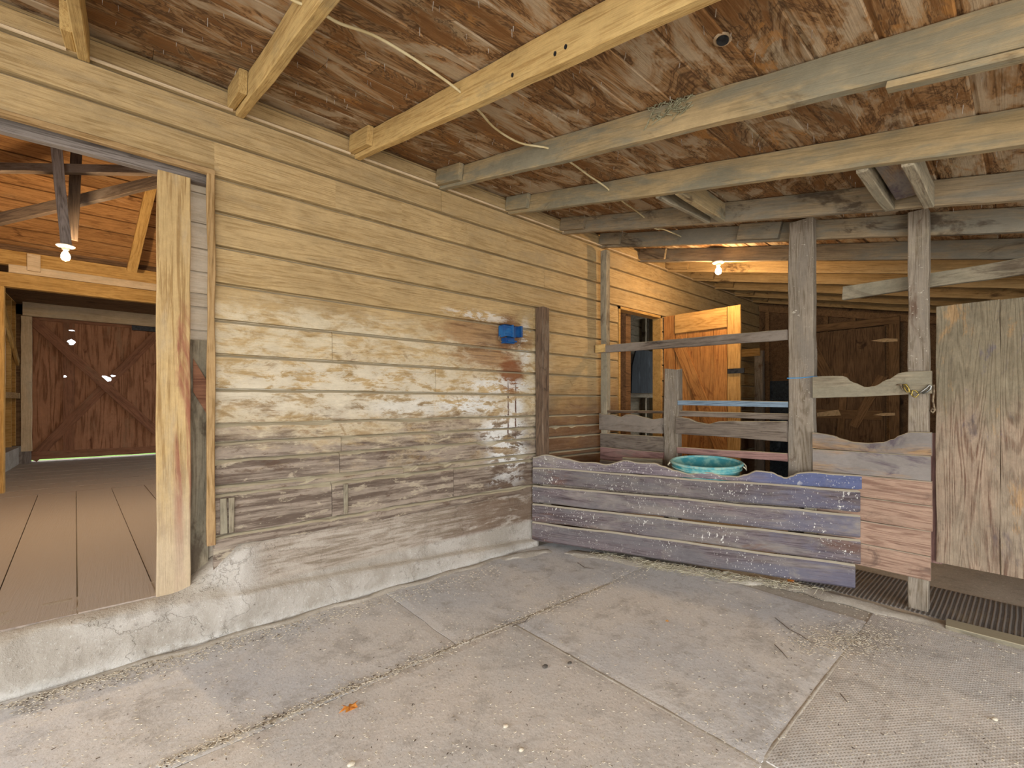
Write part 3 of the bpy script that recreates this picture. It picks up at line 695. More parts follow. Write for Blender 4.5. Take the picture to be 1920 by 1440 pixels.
tag(fbo, 'worn brown plank floor beyond the wide doorway', kind='structure')
DY = 11.7
def dp(px, py, y=DY): return onY(px, py, y)
# sliding door with cross braces
tl, bl_ = dp(57, 588), dp(57, 868); zt, zb = tl.z, .335; xl = tl.x; xr = .62
dt = thing('barn_door', ((xl+xr)/2, DY, zb), 'large brown plywood barn door with crossed braces at the far end of the passage', 'door')
pan = plank('panel', ((xl+xr)/2, DY+.03, zb), ((xl+xr)/2, DY+.03, zt), xr-xl, .02, M_bdoor, up=(1, 0, 0), parent=dt, wob=.001)
inv = WM[pan].inverted()
cutters = []
for px, py, r, sx in ((134, 641, .045, 1.0), (134, 662, .02, 1.2), (122, 706, .02, 1.0), (198, 711, .055, 1.3), (212, 705, .02, 1.6), (135, 620, .012, 3)):
    c = dp(px, py, DY+.03); v, f = cyl(c, (0, 1, 0), r*1.15, .5, 12, sx, .25); cutters.append((v, f))
def bar(a, b, w, nm='brace', y=DY, t=.03, m=M_bbrace):
    p, q_ = dp(*a, y), dp(*b, y); return plank(nm, p, q_, w, t, m, parent=dt, wob=.003)
br_ = [bar((60, 862), (300, 620), .15, y=DY-.002), bar((60, 600), (300, 815), .15, y=DY-.034)]
sti = plank('stile', dp(129, 600), Vector((dp(129, 600).x, DY, zb+.1)), .15, .028, M_bbrace, up=(1, 0, 0), parent=dt)
plank('bottom_rail', (xl, DY-.002, zb+.06), (xr, DY-.002, zb+.06), .14, .03, M_bbrace, parent=dt, wob=.004)
plank('top_rail', (xl, DY-.002, zt-.05), (xr, DY-.002, zt-.05), .12, .03, M_bbrace, parent=dt)
bx = MB(); p = dp(268, 612, DY-.06); bx.box((p.x-.17, DY-.10, p.z-.09), (p.x+.2, DY-.02, p.z+.09)); bx.build('track_roller', M_iron, parent=dt)
cut(pan, cutters)
cut(sti, cutters[:3] + cutters[5:])
cut(br_[0], cutters[3:5])
# frame
hp = dp(43, 571, 11.5)
tag(plank('door_frame_header', (hp.x, 11.5, 2.99), (1.2, 11.5, 2.99), .24, .08, M_cream), 'pale header beam above the braced barn door', 'beam')
tag(plank('door_frame_post', (dp(50, 600, 11.5).x, 11.5, .50), (dp(50, 600, 11.5).x, 11.5, 2.86), .13, .08, M_cream, up=(1, 0, 0), wob=.003), 'pale post at the left of the braced barn door', 'post')
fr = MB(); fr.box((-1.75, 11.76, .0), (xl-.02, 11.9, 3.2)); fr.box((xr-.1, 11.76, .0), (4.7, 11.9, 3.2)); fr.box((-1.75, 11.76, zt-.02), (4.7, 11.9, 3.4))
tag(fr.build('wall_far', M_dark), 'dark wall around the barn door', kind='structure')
tag(plank('post_foot', (-1.30, 11.50, .17), (-1.30, 11.50, .50), .15, .14, M_beamg, up=(1, 0, 0)), 'grey stub under the pale door post at the far end', 'post')
# left side wall of the passage with studs and a window
LX = -1.42
sh = MB()
for i, (a, b, c, d) in enumerate(((7.9, 10.35, .2, 3.25), (11.15, 11.8, .2, 3.25), (10.35, 11.15, .2, 1.62), (10.35, 11.15, 2.7, 3.25))): sh.box((LX-.12, a, c), (LX-.09, b, d), i*.3)
tag(sh.build('wall_left', M_bwood), 'board wall at the left of the passage', kind='structure')
stt = MB()
for i, y in enumerate((8.5, 8.95, 9.4, 9.85, 10.3, 11.2, 11.6)): stt.box((LX-.09, y, .6), (LX, y+.05, 3.1), i*.37)
stt.box((LX-.09, 7.9, 3.1), (LX, 11.75, 3.2), .7); 
tag(stt.build('trim_7', M_gold), 'golden studs on the left wall of the passage', kind='structure')
tag(plank('rail_board', (LX+.02, 8.0, 1.47), (LX+.02, 11.7, 1.47), .10, .05, M_jamb, wob=.002), 'horizontal rail board below the window in the passage', 'board')
tag(plank('brace_board', (LX+.02, 10.2, 2.95), (LX+.02, 11.65, 2.05), .12, .04, M_gold), 'slanted brace on the left wall studs of the passage', 'brace')
bc = MB(); bc.box((LX-.12, 7.6, .1), (LX+.06, 11.75, .58)); tag(bc.build('baseboard_left', M_conc), 'concrete base of the passage wall', kind='structure')
wf = MB()
for a, b in (((LX-.10, 10.37, 1.62), (LX-.05, 10.41, 2.7)), ((LX-.10, 11.09, 1.62), (LX-.05, 11.13, 2.7)), ((LX-.10, 10.37, 1.62), (LX-.05, 11.13, 1.67)), ((LX-.10, 10.37, 2.65), (LX-.05, 11.13, 2.7)), ((LX-.10, 10.73, 1.62), (LX-.06, 10.75, 2.7)), ((LX-.10, 10.37, 2.15), (LX-.06, 11.13, 2.17))): wf.box(a, b)
w1_ = wf.build('window_1', M_white); tag(w1_, 'small window in the left wall of the passage', kind='structure')
gp = MB(); gp.box((LX-.085, 10.4, 1.66), (LX-.08, 11.1, 2.66)); gp.build('window_pane', M_glass, parent=w1_)
# plate beam and post at the end of the high roof
tag(plank('plate_beam', (-1.8, 7.96, 3.075), (4.6, 7.96, 3.075), .17, .09, M_gold, wob=.002), 'golden plate beam carrying the high roof, pale strip below', 'beam')
tag(plank('fascia_strip', (-1.02, 7.90, 2.94), (4.6, 7.90, 2.94), .095, .03, M_cream, wob=.001), 'pale strip nailed along the golden plate beam', 'board')
tag(plank('lintel_beam', (-1.8, 7.97, 2.81), (4.6, 7.97, 2.81), .17, .10, M_gold, wob=.002), 'golden lower beam beneath the pale strip in the passage', 'beam')
tag(plank('corner_post', (-1.13, 7.95, .28), (-1.13, 7.95, 2.72), .14, .10, M_gold, up=(1, 0, 0)), 'golden post at the left edge under the plate beam', 'post')
jb = MB(); p = onY(65, 492, 7.87); jb.box((p.x-.06, 7.85, p.z-.11), (p.x+.05, 7.883, p.z+.09)); tag(jb.build('switch_box', M_cream), 'small pale switch box on the fascia strip', 'switch')
# roofs of the passage
def sheet(name, P4, mat, th=.03, n=14, bi=.3, kind='structure', lab=None):
    a, b, c, d = [Vector(p) for p in P4]; mb = MB(); nn = (b-a).cross(d-a).normalized()*th     # boards run a->b
    for i in range(n):
        q0, q1 = i/n, (i+1)/n - .09/n
        A, B, C_, D = a.lerp(d, q0), b.lerp(c, q0), b.lerp(c, q1), a.lerp(d, q1)
        mb.add([A, B, C_, D, A+nn, B+nn, C_+nn, D+nn], [(0,1,2,3), (7,6,5,4), (0,4,5,1), (1,5,6,2), (2,6,7,3), (3,7,4,0)], i*bi)
    e = nn*1.05; mb.add([a+e, b+e, c+e, d+e, a+2*e, b+2*e, c+2*e, d+2*e], [(0,1,2,3), (7,6,5,4), (0,4,5,1), (1,5,6,2), (2,6,7,3), (3,7,4,0)], 0)
    o = mb.build(name, mat, M=Matrix.Identity(4)); tag(o, lab, kind=kind); return o
sheet('ceiling_passage', [(-3, 8.05, 3.16), (4.7, 8.05, 3.16), (4.7, 5.4, 5.3), (-3, 5.4, 5.3)], M_bwood, -.03, 18, .29, lab='brown board slope of the high roof over the passage')
sheet('ceiling_passage_near', [(4.7, 3.16, 3.49), (-3, 3.16, 3.49), (-3, 5.4, 5.3), (4.7, 5.4, 5.3)], M_bwood, -.03, 15, .29, lab='near slope of the high roof over the passage')
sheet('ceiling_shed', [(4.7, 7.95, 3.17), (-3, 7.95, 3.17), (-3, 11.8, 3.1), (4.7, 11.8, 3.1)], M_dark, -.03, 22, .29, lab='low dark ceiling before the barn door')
ew = MB(); ew.box((4.6, 3.2, .1), (4.7, 5.2, 5.4)); ew.box((4.6, 11.0, .1), (4.7, 11.8, 5.4)); ew.box((4.6, 5.2, 3.0), (4.7, 11.0, 5.4)); tag(ew.build('wall_passage_end', M_dark), 'right end wall of the passage', kind='structure')  # unseen wall, its middle left open to let daylight into the passage
ew = MB(); ew.box((-3.1, 3.2, .1), (-3.0, 8.0, 5.4)); ew.box((-3.1, 7.9, .1), (-1.5, 8.0, 3.2)); tag(ew.build('wall_passage_left', M_bwood), 'left end wall of the passage', kind='structure')
# truss timbers
def at(px, py, s): a, b, c = ray(px, py); return Vector((a*s, b*s, H + c*s))
tg = 'roof truss timbers over the passage'
tag(plank('tie_beam', at(-150, 312, .0045), at(300, 321, .0047), .07, .06, M_beamd, wob=.002), 'dark horizontal tie beam crossing the upper passage', 'beam', tg)
tag(plank('truss_post', at(70, -70, .0043), at(124, 459, .0046)+Vector((0, 0, 0)), .07, .03, M_beamg, up=(1, .1, 0), wob=.002), 'grey upright truss post with the bulb at its foot', 'beam', tg)
tag(plank('truss_post', at(158, -70, .0048), at(136, 450, .0048), .075, .03, M_beamd, up=(1, .1, 0), wob=.002), 'dark upright truss post just behind the grey one', 'beam', tg)
tag(plank('truss_brace', at(-120, 440, .0050), at(300, 340, .0052), .10, .05, M_beamd, wob=.002), 'dark slanting brace below the tie beam', 'brace', tg)
tag(plank('truss_brace', at(288, 330, .0062), at(247, 508, .0069), .10, .05, M_gold, up=(1, .1, 0), wob=.002), 'golden slanting timber against the brown roof boards', 'brace', tg)

# ------------------------------------------------------------------ bulbs
def lamp(p, lab, power, col, grp='bare bulbs on white holders'):
    t = thing('bulb_lamp', p, lab, 'lamp', grp)
    b = MB(); b.lathe([(.02, .0), (.060, .0), (.062, -.008), (.052, -.016), (.028, -.020), (.024, -.038), (.018, -.040)], 24, p); b.build('holder', M_porc, parent=t, smooth=True)
    g = MB(); g.lathe([(.013, -.036), (.015, -.055), (.026, -.075), (.031, -.095), (.030, -.110), (.021, -.127), (.004, -.134)], 24, p); o = g.build('bulb', M_bulb, parent=t, smooth=True)
    o.visible_shadow = True
    l = bpy.data.lights.new('bulb_light', 'POINT'); l.energy = power; l.color = col; l.shadow_soft_size = .04
    lo = bpy.data.objects.new('bulb_light', l); link(lo, Matrix.Translation((p[0], p[1], p[2]-.18)), t)
lp = at(123, 460, .0046)
lamp(lp, 'glowing bare bulb hanging in the passage beyond the wide doorway', 85, (1, .74, .46))
sp = onX(1347, 497, 4.77); sp.z = rz(sp.y) - .002
lamp(sp, 'glowing bare bulb below a rafter inside the stall', 27, (1, .66, .33))
lamp(Vector((1.25, -.75, rz(-.75)-.004)), 'unseen bare bulb added above and behind the camera for warm fill', 10, (1, .74, .45))  # added out of view to warm the near wall and rafters

# ------------------------------------------------------------------ fence between aisle and stall (plane X = 3.9)
FX = 3.9
def fy(px, X=FX): a, b, c = ray(px, CY); return X*b/a
tag(plank('fence_post', (3.94, 1.142, -.01), (3.94, 1.142, 2.742), .165, .085, M_post, up=(0, -1, 0), wob=.004, cham=.006, ends=.01), 'broad weathered fence post tied with blue twine', 'post', 'fence posts')
tag(plank('fence_post', (3.94, .473, -.01), (3.94, .473, 2.60), .10, .08, M_post, up=(0, -1, 0), wob=.003, cham=.005), 'slimmer fence post beside the tall stall door', 'post', 'fence posts')
tag(plank('fence_post', (3.93, 2.995, -.01), (3.93, 2.995, 2.985), .075, .07, M_grey, up=(0, -1, 0), wob=.003), 'grey fence post standing against the plank wall', 'post', 'fence posts')
tag(plank('short_post', (3.95, 2.218, -.01), (3.95, 2.218, 1.665), .145, .09, M_post, up=(0, -1, 0), wob=.007, cham=.008, ends=.03), 'short chewed post in the middle of the manger back', 'post', 'fence posts')
tag(plank('corner_post', (3.013, 3.032, .78), (3.013, 3.032, 2.25), .09, .10, M_dpost, up=(1, 0, 0), wob=.003, cham=.006, ends=.01), 'dark streaked corner post rising from the manger end', 'post')
# rails
def rail(ya, yb, z0a, z1a, z0b, z1b, m, lab, x=3.885, t=.03, prof=None, nm='fence_rail', wob=.002):
    p0 = Vector((x, ya, 0)); p1 = Vector((x, yb, 0))
    za, zb_ = (z0a+z1a)/2, (z0b+z1b)/2
    top = (lambda q: (z1a*(1-q)+z1b*q)) if prof is None else prof
    o = plank(nm, p0, p1, 1, t, m, top=top, bot=lambda q: z0a*(1-q)+z0b*q, wob=wob, seg=.03 if prof else .12, cham=.004)
    if lab: tag(o, lab, 'rail', 'fence rails')
    return o
yL, yM1, yM0, yP = 3.03, 2.29, 2.145, 1.228
rail(3.06, yP, 1.885, 1.965, 1.835, 1.915, M_rail, 'highest dark rail sloping from the wall post to the broad post', 3.885)
tag(plank('rail_block', (3.86, 3.065, 1.93), (3.86, 2.95, 1.93), .085, .03, M_raf_a), 'small tan block at the wall end of the highest rail', 'block')
rail(yL, yM1, 1.245, 1.27, 1.245, 1.27, M_dpost, 'thin dark rail left of the short chewed post', 3.92)
rail(yM0, yP, 1.325, 1.375, 1.312, 1.360, M_railb, 'blue-grey rail between short post and broad post', 3.915)
rail(yM0, yP, 1.225, 1.275, 1.215, 1.262, M_rail, 'thin grey rail just under the blue-grey one', 3.94)
rail(yM0, yP, .880, .938, .893, .957, M_red, 'reddish lowest rail just above the teal tub', 3.90)
def wav(seq):
    def f(q):
        for i in range(len(seq)-1):
            if seq[i][0] <= q <= seq[i+1][0]:
                s = (q-seq[i][0])/max(1e-6, seq[i+1][0]-seq[i][0]); s = s*s*(3-2*s); return seq[i][1]*(1-s)+seq[i+1][1]*s
        return seq[-1][1]
    return f
def pxprof(pts, ya, yb, x=3.885):
    out = []
    for px, py in pts:
        p = onX(px, py, x); out.append(((ya-p.y)/(ya-yb), p.z))
    out[0] = (min(0, out[0][0]), out[0][1]); out[-1] = (max(1, out[-1][0]), out[-1][1]); return wav(out)
rail(yL, yM1, 1.06, 0, 1.055, 0, M_rail, 'chewed wavy-topped board left of the short post', 3.885, .035, pxprof([(1117, 773), (1133, 776), (1150, 777), (1165, 781), (1178, 776), (1190, 777), (1210, 782), (1225, 786), (1243, 784)], yL, yM1))
rail(yM0, yP, 1.062, 0, 1.048, 0, M_rail, 'chewed wavy-topped board right of the short post', 3.885, .035, pxprof([(1270, 781), (1290, 784), (1310, 792), (1330, 795), (1350, 790), (1380, 789), (1420, 790), (1450, 790), (1482, 790)], yM0, yP))
lb = thing('board_partition', (3.9, 2.66, .4), 'dark board panel low behind the manger, left of the short post', 'panel')
for i, (a, b, m) in enumerate(((.88, 1.025, M_rail), (.74, .875, M_red), (.60, .735, M_rail), (.45, .595, M_rail))):
    plank('board', (3.90, yL, (a+b)/2), (3.90, yM1-.005, (a+b)/2), b-a, .028, m, parent=lb, wob=.003)
# board panel between the two posts
rp = thing('stall_partition', (3.88, .8, .2), 'panel of pinkish bare boards with a scooped top between two fence posts', 'panel')
ya, yb = 1.052, .405; XB = 3.878
zsb = [.218, .374, .534, .697, .85, 1.01]
mts = [M_pink, M_pink, M_pink, M_pink, M_orng]
for i in range(5):
    plank('board', (XB, ya, (zsb[i]+zsb[i+1])/2), (XB, yb + R.uniform(-.006, .006), (zsb[i]+zsb[i+1])/2), zsb[i+1]-zsb[i]-.003, .034, mts[i], parent=rp, wob=.002)
pf = pxprof([(1531, 811), (1545, 813), (1560, 816), (1580, 823), (1600, 828), (1625, 830), (1655, 829), (1675, 823), (1690, 815), (1706, 810), (1742, 811)], ya, yb, XB)
plank('scooped_board', (XB, ya, 0), (XB, yb, 0), 1, .04, M_orng, top=pf, bot=lambda q: 1.012, parent=rp, wob=.002, seg=.02)
yr = thing('yoke_board', (3.88, .8, 1.38), 'grey scooped crosspiece between the fence posts above the panel', 'rail')
pf = pxprof([(1531, 706), (1560, 705), (1582, 705), (1600, 717), (1625, 726), (1640, 724), (1665, 712), (1690, 699), (1706, 697), (1741, 696)], ya, yb, XB)
plank('board', (XB, ya, 0), (XB, yb, 0), 1, .035, M_grey, top=pf, bot=lambda q: 1.382 + .025*q, parent=yr, wob=.002, seg=.02)
# track plank, tall door, batten
tag(plank('track_plank', (4.02, .90, 2.155), (4.02, -.6, 2.155), .092, .04, M_grey, wob=.004, ends=.01), 'loose-ended knotty plank above the tall stall door', 'plank')
td = thing('stall_door', (4.0, -.3, .32), 'tall rubbed plywood stall door at the right edge', 'door')
YA, YB, YJ = .398, -.82, .115
plank('panel', (4.0, (YA+YJ)/2, .316), (4.0, (YA+YJ)/2, 1.972), YA-YJ-.002, .03, M_ply, up=(0, -1, 0), parent=td, wob=.003, cham=.002)
plank('panel', (4.0, (YB+YJ)/2, .316), (4.0, (YB+YJ)/2, 1.968), YJ-YB-.002, .03, M_ply, up=(0, -1, 0), parent=td, wob=.003, cham=.002)
plank('stile', (4.035, .405, .30), (4.035, .405, 1.15), .07, .035, M_red, up=(0, -1, 0), parent=td, wob=.002)
plank('back_ledge', (4.035, .35, .55), (4.035, -.8, .55), .1, .035, M_pink, parent=td)
plank('back_ledge', (4.035, .35, 1.7), (4.035, -.8, 1.7), .1, .035, M_pink, parent=td)
# twine
tw = MB(); x0, x1, y0, y1 = 3.898, 3.992, 1.055, 1.229
tw.tube([(x0-.002, y1, 1.54), (x0-.003, 1.14, 1.538), (x0-.002, y0-.002, 1.545), (x1-.03, y0-.003, 1.55), (x1, y0-.002, 1.545), (x1+.002, 1.14, 1.54), (x1, y1+.002, 1.54), (x0, y1+.002, 1.54)], .0032, 6)
tw.tube([(x0-.004, y0, 1.545), (x0-.012, y0-.012, 1.53), (x0-.006, y0-.03, 1.525), (x0-.012, y0-.018, 1.54), (x0-.004, y0-.008, 1.52), (x0-.01, y0-.022, 1.505)], .005, 6)
tag(tw.build('twine', M_twine), 'blue twine knotted round the broad fence post', 'twine')
# latch
lt = thing('snap_chain', onX(1712, 735, 3.85), 'brass snap chain on the scooped crosspiece, by the tall stall door', 'latch')
def lx(seq, x=3.85): return [onX(a, b, x) for a, b in seq]
a = MB(); a.tube(lx([(1681, 722), (1688, 721), (1693, 722)], 3.858), .006, 6); a.tube(lx([(1689, 720), (1690, 726), (1692, 730)], 3.85), .004, 6); a.build('staple', M_rust, parent=lt)
a = MB(); a.tube(lx([(1693, 722), (1699, 721), (1703, 727), (1706, 735), (1701, 735), (1697, 730), (1695, 724)]), .006, 8); a.build('ring', M_brass, parent=lt, smooth=True)
a = MB(); a.tube(lx([(1706, 737), (1709, 741), (1711, 732), (1716, 732), (1723, 738), (1721, 741), (1717, 745), (1712, 743), (1709, 738)]), .0045, 8); a.build('chain_link', M_brass, parent=lt, smooth=True)
a = MB(); a.tube(lx([(1722, 738), (1730, 733), (1738, 727), (1742, 722), (1746, 724), (1744, 730), (1738, 735), (1729, 737)]), .006, 8); a.build('snap_hook', M_steel, parent=lt, smooth=True)
a = MB(); a.tube([onX(x, y, 3.93) for x, y in ((1740, 725), (1751, 722), (1751, 735), (1749, 750), (1751, 762), (1753, 769), (1749, 774), (1745, 770), (1748, 766), (1751, 768))], .006, 8)
tag(a.build('hook', M_rust, smooth=True), 'rusty hook dangling in the gap beside the stall door', 'hook')

# ------------------------------------------------------------------ manger front (angled boards)
A0 = Vector((2.937, 3.075)); DD = Vector((.378, -.926)).normalized(); NN = Vector((.926, .378)).normalized()
def onM(px, py):
    a, b, c = ray(px, py)          # solve A0 + t*DD = s*(a,b)
    den = DD.x*b - DD.y*a; t = (A0.y*a - A0.x*b)/den; s = (A0.x + t*DD.x)/a
    return t, H + c*s
TL = 2.485
mf = thing('feed_manger', (3.4, 1.95, .06), 'angled manger front of worn purple-brown boards in the corner', 'manger')
def mp(t, z, d=0): p = A0 + DD*t + NN*d; return Vector((p.x, p.y, z))
rows = [(.055, .228, M_mang, 0.0, TL-.03), (.232, .398, M_mang, 0, TL), (.41, .572, M_mang, .0, TL), (.588, .742, M_mang, 0, TL)]
for i, (a, b, m, d, L) in enumerate(rows):
    plank('board', mp(.0, (a+b)/2, d - .014 + .003*i), mp(L, (a+b)/2, d - .014 + .003*i), b-a, .034, m, parent=mf, wob=.004, cham=.013)
Z3 = [(115, 180), (210, 166), (330, 190), (420, 211), (500, 213), (560, 224), (690, 200), (760, 214), (860, 217), (900, 234), (980, 260), (1060, 279), (1180, 268), (1260, 290), (1350, 297), (1400, 286), (1470, 262), (1560, 271), (1600, 290), (1640, 305), (1680, 292), (1720, 274), (1800, 270), (1920, 282)]
pr = [onM(960 + a*.3125, 800 + b*.3125) for a, b in Z3]; LB = TL + .03
pr = [(max(0, t)/LB, z) for t, z in pr]; pr[0] = (0, pr[0][1]); pr.append((1, .845))
plank('chewed_top_board', mp(0, 0, -.002), mp(LB, 0, -.002), 1, .036, M_blue, top=wav(pr), bot=lambda q: .746, parent=mf, wob=.0015, seg=.02, cham=.008)
for t_ in (.12, 1.25, 2.2): plank('cleat', mp(t_, .08, .045), mp(t_, .74, .045), .08, .03, M_grey, up=(DD.x, DD.y, 0), parent=mf)
mfl = MB(); a0, a1 = mp(.05, .56, .04), mp(TL-.35, .56, .04)
mfl.add([a0, a1, Vector((3.86, 1.25, .56)), Vector((3.86, 3.05, .56)), a0+Vector((0,0,.03)), a1+Vector((0,0,.03)), Vector((3.86, 1.25, .59)), Vector((3.86, 3.05, .59))], [(3,2,1,0),(4,5,6,7),(0,1,5,4),(1,2,6,5),(2,3,7,6),(3,0,4,7)])
mfl.build('manger_floor', M_rail, parent=mf)
plank('ledge_block', (3.62, 2.55, .80), (3.74, 2.20, .80), .06, .05, M_grey, parent=mf, wob=.004)
plank('ledge_cleat', (3.80, 2.95, .70), (3.80, 1.4, .70), .1, .05, M_rail, parent=mf)
# teal tub
tc = Vector((3.675, 1.765, .592)); ang = math.atan2(DD.y, DD.x)
tb = thing('feed_tub', tc, 'oval teal plastic feed tub sitting in the manger', 'tub')
TM = Matrix.Translation(tc + Vector((0, 0, .014))) @ Matrix.Rotation(math.radians(9), 4, Vector((DD.x, DD.y, 0)))
def tubp(mb, nm, mat):
    for v in mb.v: v[:] = (TM @ Vector(v))[:]
    mb.build(nm, mat, parent=tb, smooth=True)
O0 = (0, 0, 0); EY = .66
b = MB(); b.lathe([(.001, .0), (.215, .0), (.228, .012), (.262, .245), (.262, .25), (.256, .25), (.220, .018), (.001, .012)], 40, O0, 1, EY, ang, cap=False); tubp(b, 'bowl', M_teal)
b = MB(); b.lathe([(.256, .250), (.258, .262), (.266, .266), (.277, .262), (.280, .252), (.276, .244), (.264, .242)], 40, O0, 1, EY, ang, cap=False); tubp(b, 'rim', M_tealr)
b = MB(); b.lathe([(.258, .205), (.268, .208), (.270, .216), (.260, .220)], 40, O0, 1, EY, ang, cap=False); tubp(b, 'rib', M_tealr)
for sg in (1, -1):
    b = MB(); e = Vector((math.cos(ang)*.275*sg, math.sin(ang)*.275*sg, .25)); pp = Vector((-math.sin(ang), math.cos(ang), 0)); oo = Vector((math.cos(ang)*sg, math.sin(ang)*sg, 0))
    b.tube([e - pp*.05, e - pp*.045 + oo*.018 - Vector((0,0,.02)), e + oo*.022 - Vector((0,0,.045)), e + pp*.045 + oo*.018 - Vector((0,0,.02)), e + pp*.05], .005, 8); tubp(b, 'rope_handle', M_hay)
b = MB(); b.lathe([(.001, .135), (.12, .14), (.236, .125), (.236, .11)], 30, O0, 1, EY, ang, cap=False)
for v in b.v: v[:] = (TM @ Vector(v))[:]
tag(b.build('feed', M_grain, parent=tb, smooth=True), kind='stuff')

# ------------------------------------------------------------------ blue salt holder on the wall
pc = onY(956, 627, 3.07); hb = thing('salt_holder', (pc.x, 3.09, pc.z-.08), 'small blue plastic salt lick holder on the stained wall', 'holder')
def px_box(mb, x0, y0, x1, y1, ya_, yb_):
    a = onY(x0, y0, 3.05); b = onY(x1, y1, 3.05); mb.box((a.x, ya_, min(a.z, b.z)), (b.x, yb_, max(a.z, b.z)))
b = MB(); px_box(b, 941, 610, 957, 632, 3.02, 3.03)
for k in range(3): px_box(b, 941.5, 612+k*6.3, 955.5, 615+k*6.3, 3.012, 3.024)
px_box(b, 940, 610, 942, 632, 3.01, 3.088); px_box(b, 955.5, 610, 958, 633, 3.01, 3.088); px_box(b, 941, 608.5, 957, 611, 3.01, 3.088); b.build('front_plate', M_bluep, parent=hb)
b = MB(); px_box(b, 958, 613, 964, 634, 3.03, 3.088); px_box(b, 964, 612, 973, 633, 3.04, 3.088); px_box(b, 973, 612, 976, 633, 3.02, 3.088); b.build('side_bracket', M_blued, parent=hb)
b = MB(); px_box(b, 945, 633, 962, 645, 3.03, 3.088); px_box(b, 947, 638, 964, 643, 3.01, 3.05); b.build('foot', M_blued, parent=hb)
b = MB(); b.tube([onY(x, y, 3.06) for x, y in ((941, 628), (936, 631), (935, 637), (941, 641))], .004, 6); b.build('wire_hook', M_rust, parent=hb)
b = MB(); b.tube([onY(x, y, 3.06) for x, y in ((975, 632), (977, 640), (975, 647), (969, 650))], .003, 6); b.build('wire_hook', M_rust, parent=hb)

# ------------------------------------------------------------------ stall: doorway, open door, far wall
dj = MB()
for a, b in (((DL, 3.085, .28), (DL+.03, 3.2, DT)), ((DR-.03, 3.085, .28), (DR, 3.2, DT)), ((DL, 3.085, DT-.03), (DR, 3.2, DT))): dj.box(a, b)
tag(dj.build('trim_8', M_gold), 'frame of the doorway in the stall', kind='structure')
od = thing('plank_door', (5.265, 3.07, .42), 'orange plank door standing open in the stall', 'door')
DXx = 5.27; zt, zb = 2.452, .42
plank('board', (DXx, 3.005, zb), (DXx, 3.005, zt), .15, .03, M_odoor, up=(0, -1, 0), parent=od)
for i in range(4):
    yc = 2.845 - i*.16; plank('board', (DXx+.005, yc, zb), (DXx+.005, yc, zt), .158, .024, M_odoor, up=(0, -1, 0), parent=od)
plank('stile', (DXx-.012, 2.20, zb), (DXx-.012, 2.20, zt), .145, .03, M_odoor2, up=(0, -1, 0), parent=od, wob=.003)
plank('top_board', (DXx-.018, 2.92, 2.335), (DXx-.018, 2.278, 2.335), .235, .024, M_odoor2, parent=od)
plank('brace', (DXx-.018, 2.90, 2.15), (DXx-.018, 2.32, .75), .15, .024, M_odoor, parent=od)
plank('cross_board', (DXx-.016, 2.92, .55), (DXx-.016, 2.28, .55), .15, .02, M_odoor, parent=od)
b = MB(); p = onX(1380, 695, 5.235); b.box((5.225, p.y-.09, p.z-.03), (5.242, p.y+.09, p.z+.025)); b.build('latch', M_iron, parent=od)
# room seen through that doorway (its far end is open to daylight)
TY = 4.95
ib = MB(); ib.box((4.75, TY, .28), (10.0, TY+.04, 3.3), .2)
pa, pb = onY(1176, 600, TY-.02).x, onY(1207, 600, TY-.02).x
for i in range(16): ib.box((pa, TY-.02, .30+i*.18), (pb, TY-.001, .472+i*.18), i*.3)
tag(ib.build('wall_tackroom', M_grey, M=Matrix.Identity(4)), 'grey boards of the room beyond the stall doorway', kind='structure')
ib = MB(); ib.box((4.72, 3.2, .2), (10.0, 5.0, .28)); tag(ib.build('floor_tackroom', M_fl), 'floor of the room beyond the stall doorway', kind='structure')
ib = MB(); ib.box((4.72, 3.2, 3.2), (10.0, 5.0, 3.3)); tag(ib.build('ceiling_tackroom', M_dark), 'ceiling of the room beyond the stall doorway', kind='structure')
for px_, w_, y_, lb_ in ((1163, .10, 4.0, 'leftmost grey stud seen through the stall doorway, nearest to it'), (1208, .05, 4.88, 'thin middle stud seen through the stall doorway'), (1223, .09, 4.88, 'right-hand stud seen through the stall doorway behind the dark panel')):
    x_ = onY(px_, 600, y_).x
    tag(plank('stud', (x_, y_, .28), (x_, y_, 3.2), w_*1.2, .08, M_grey, up=(1, 0, 0)), lb_, 'stud')
tag(plank('nailing_rail', (onY(1168, 740, 4.80).x, 4.80, onY(1200, 741, 4.80).z), (9.9, 4.80, onY(1200, 741, 4.80).z), .09, .07, M_grey), 'grey rail beneath the dark panel beyond the stall doorway', 'rail')
tag(plank('top_plate', onY(1160, 597, 4.82), onY(1240, 589, 4.82), .10, .06, M_grey), 'grey plank across the studs at the top of the stall doorway view', 'rail')
ps = [onY(a_, b_, 4.72) for a_, b_ in ((1184, 737), (1230, 737), (1230, 660), (1193, 655), (1186, 685))]
bp = MB(); bp.add(ps + [p + Vector((0, .025, 0)) for p in ps], [(0,1,2,3,4), (9,8,7,6,5), (0,5,6,1), (1,6,7,2), (2,7,8,3), (3,8,9,4), (4,9,5,0)])
tag(bp.build('dark_panel', M_black, M=Matrix.Translation(ps[0]) @ Matrix.Rotation(math.pi/2, 4, 'Y')), 'blue-black board panel with a cut corner beyond the stall doorway', 'panel')
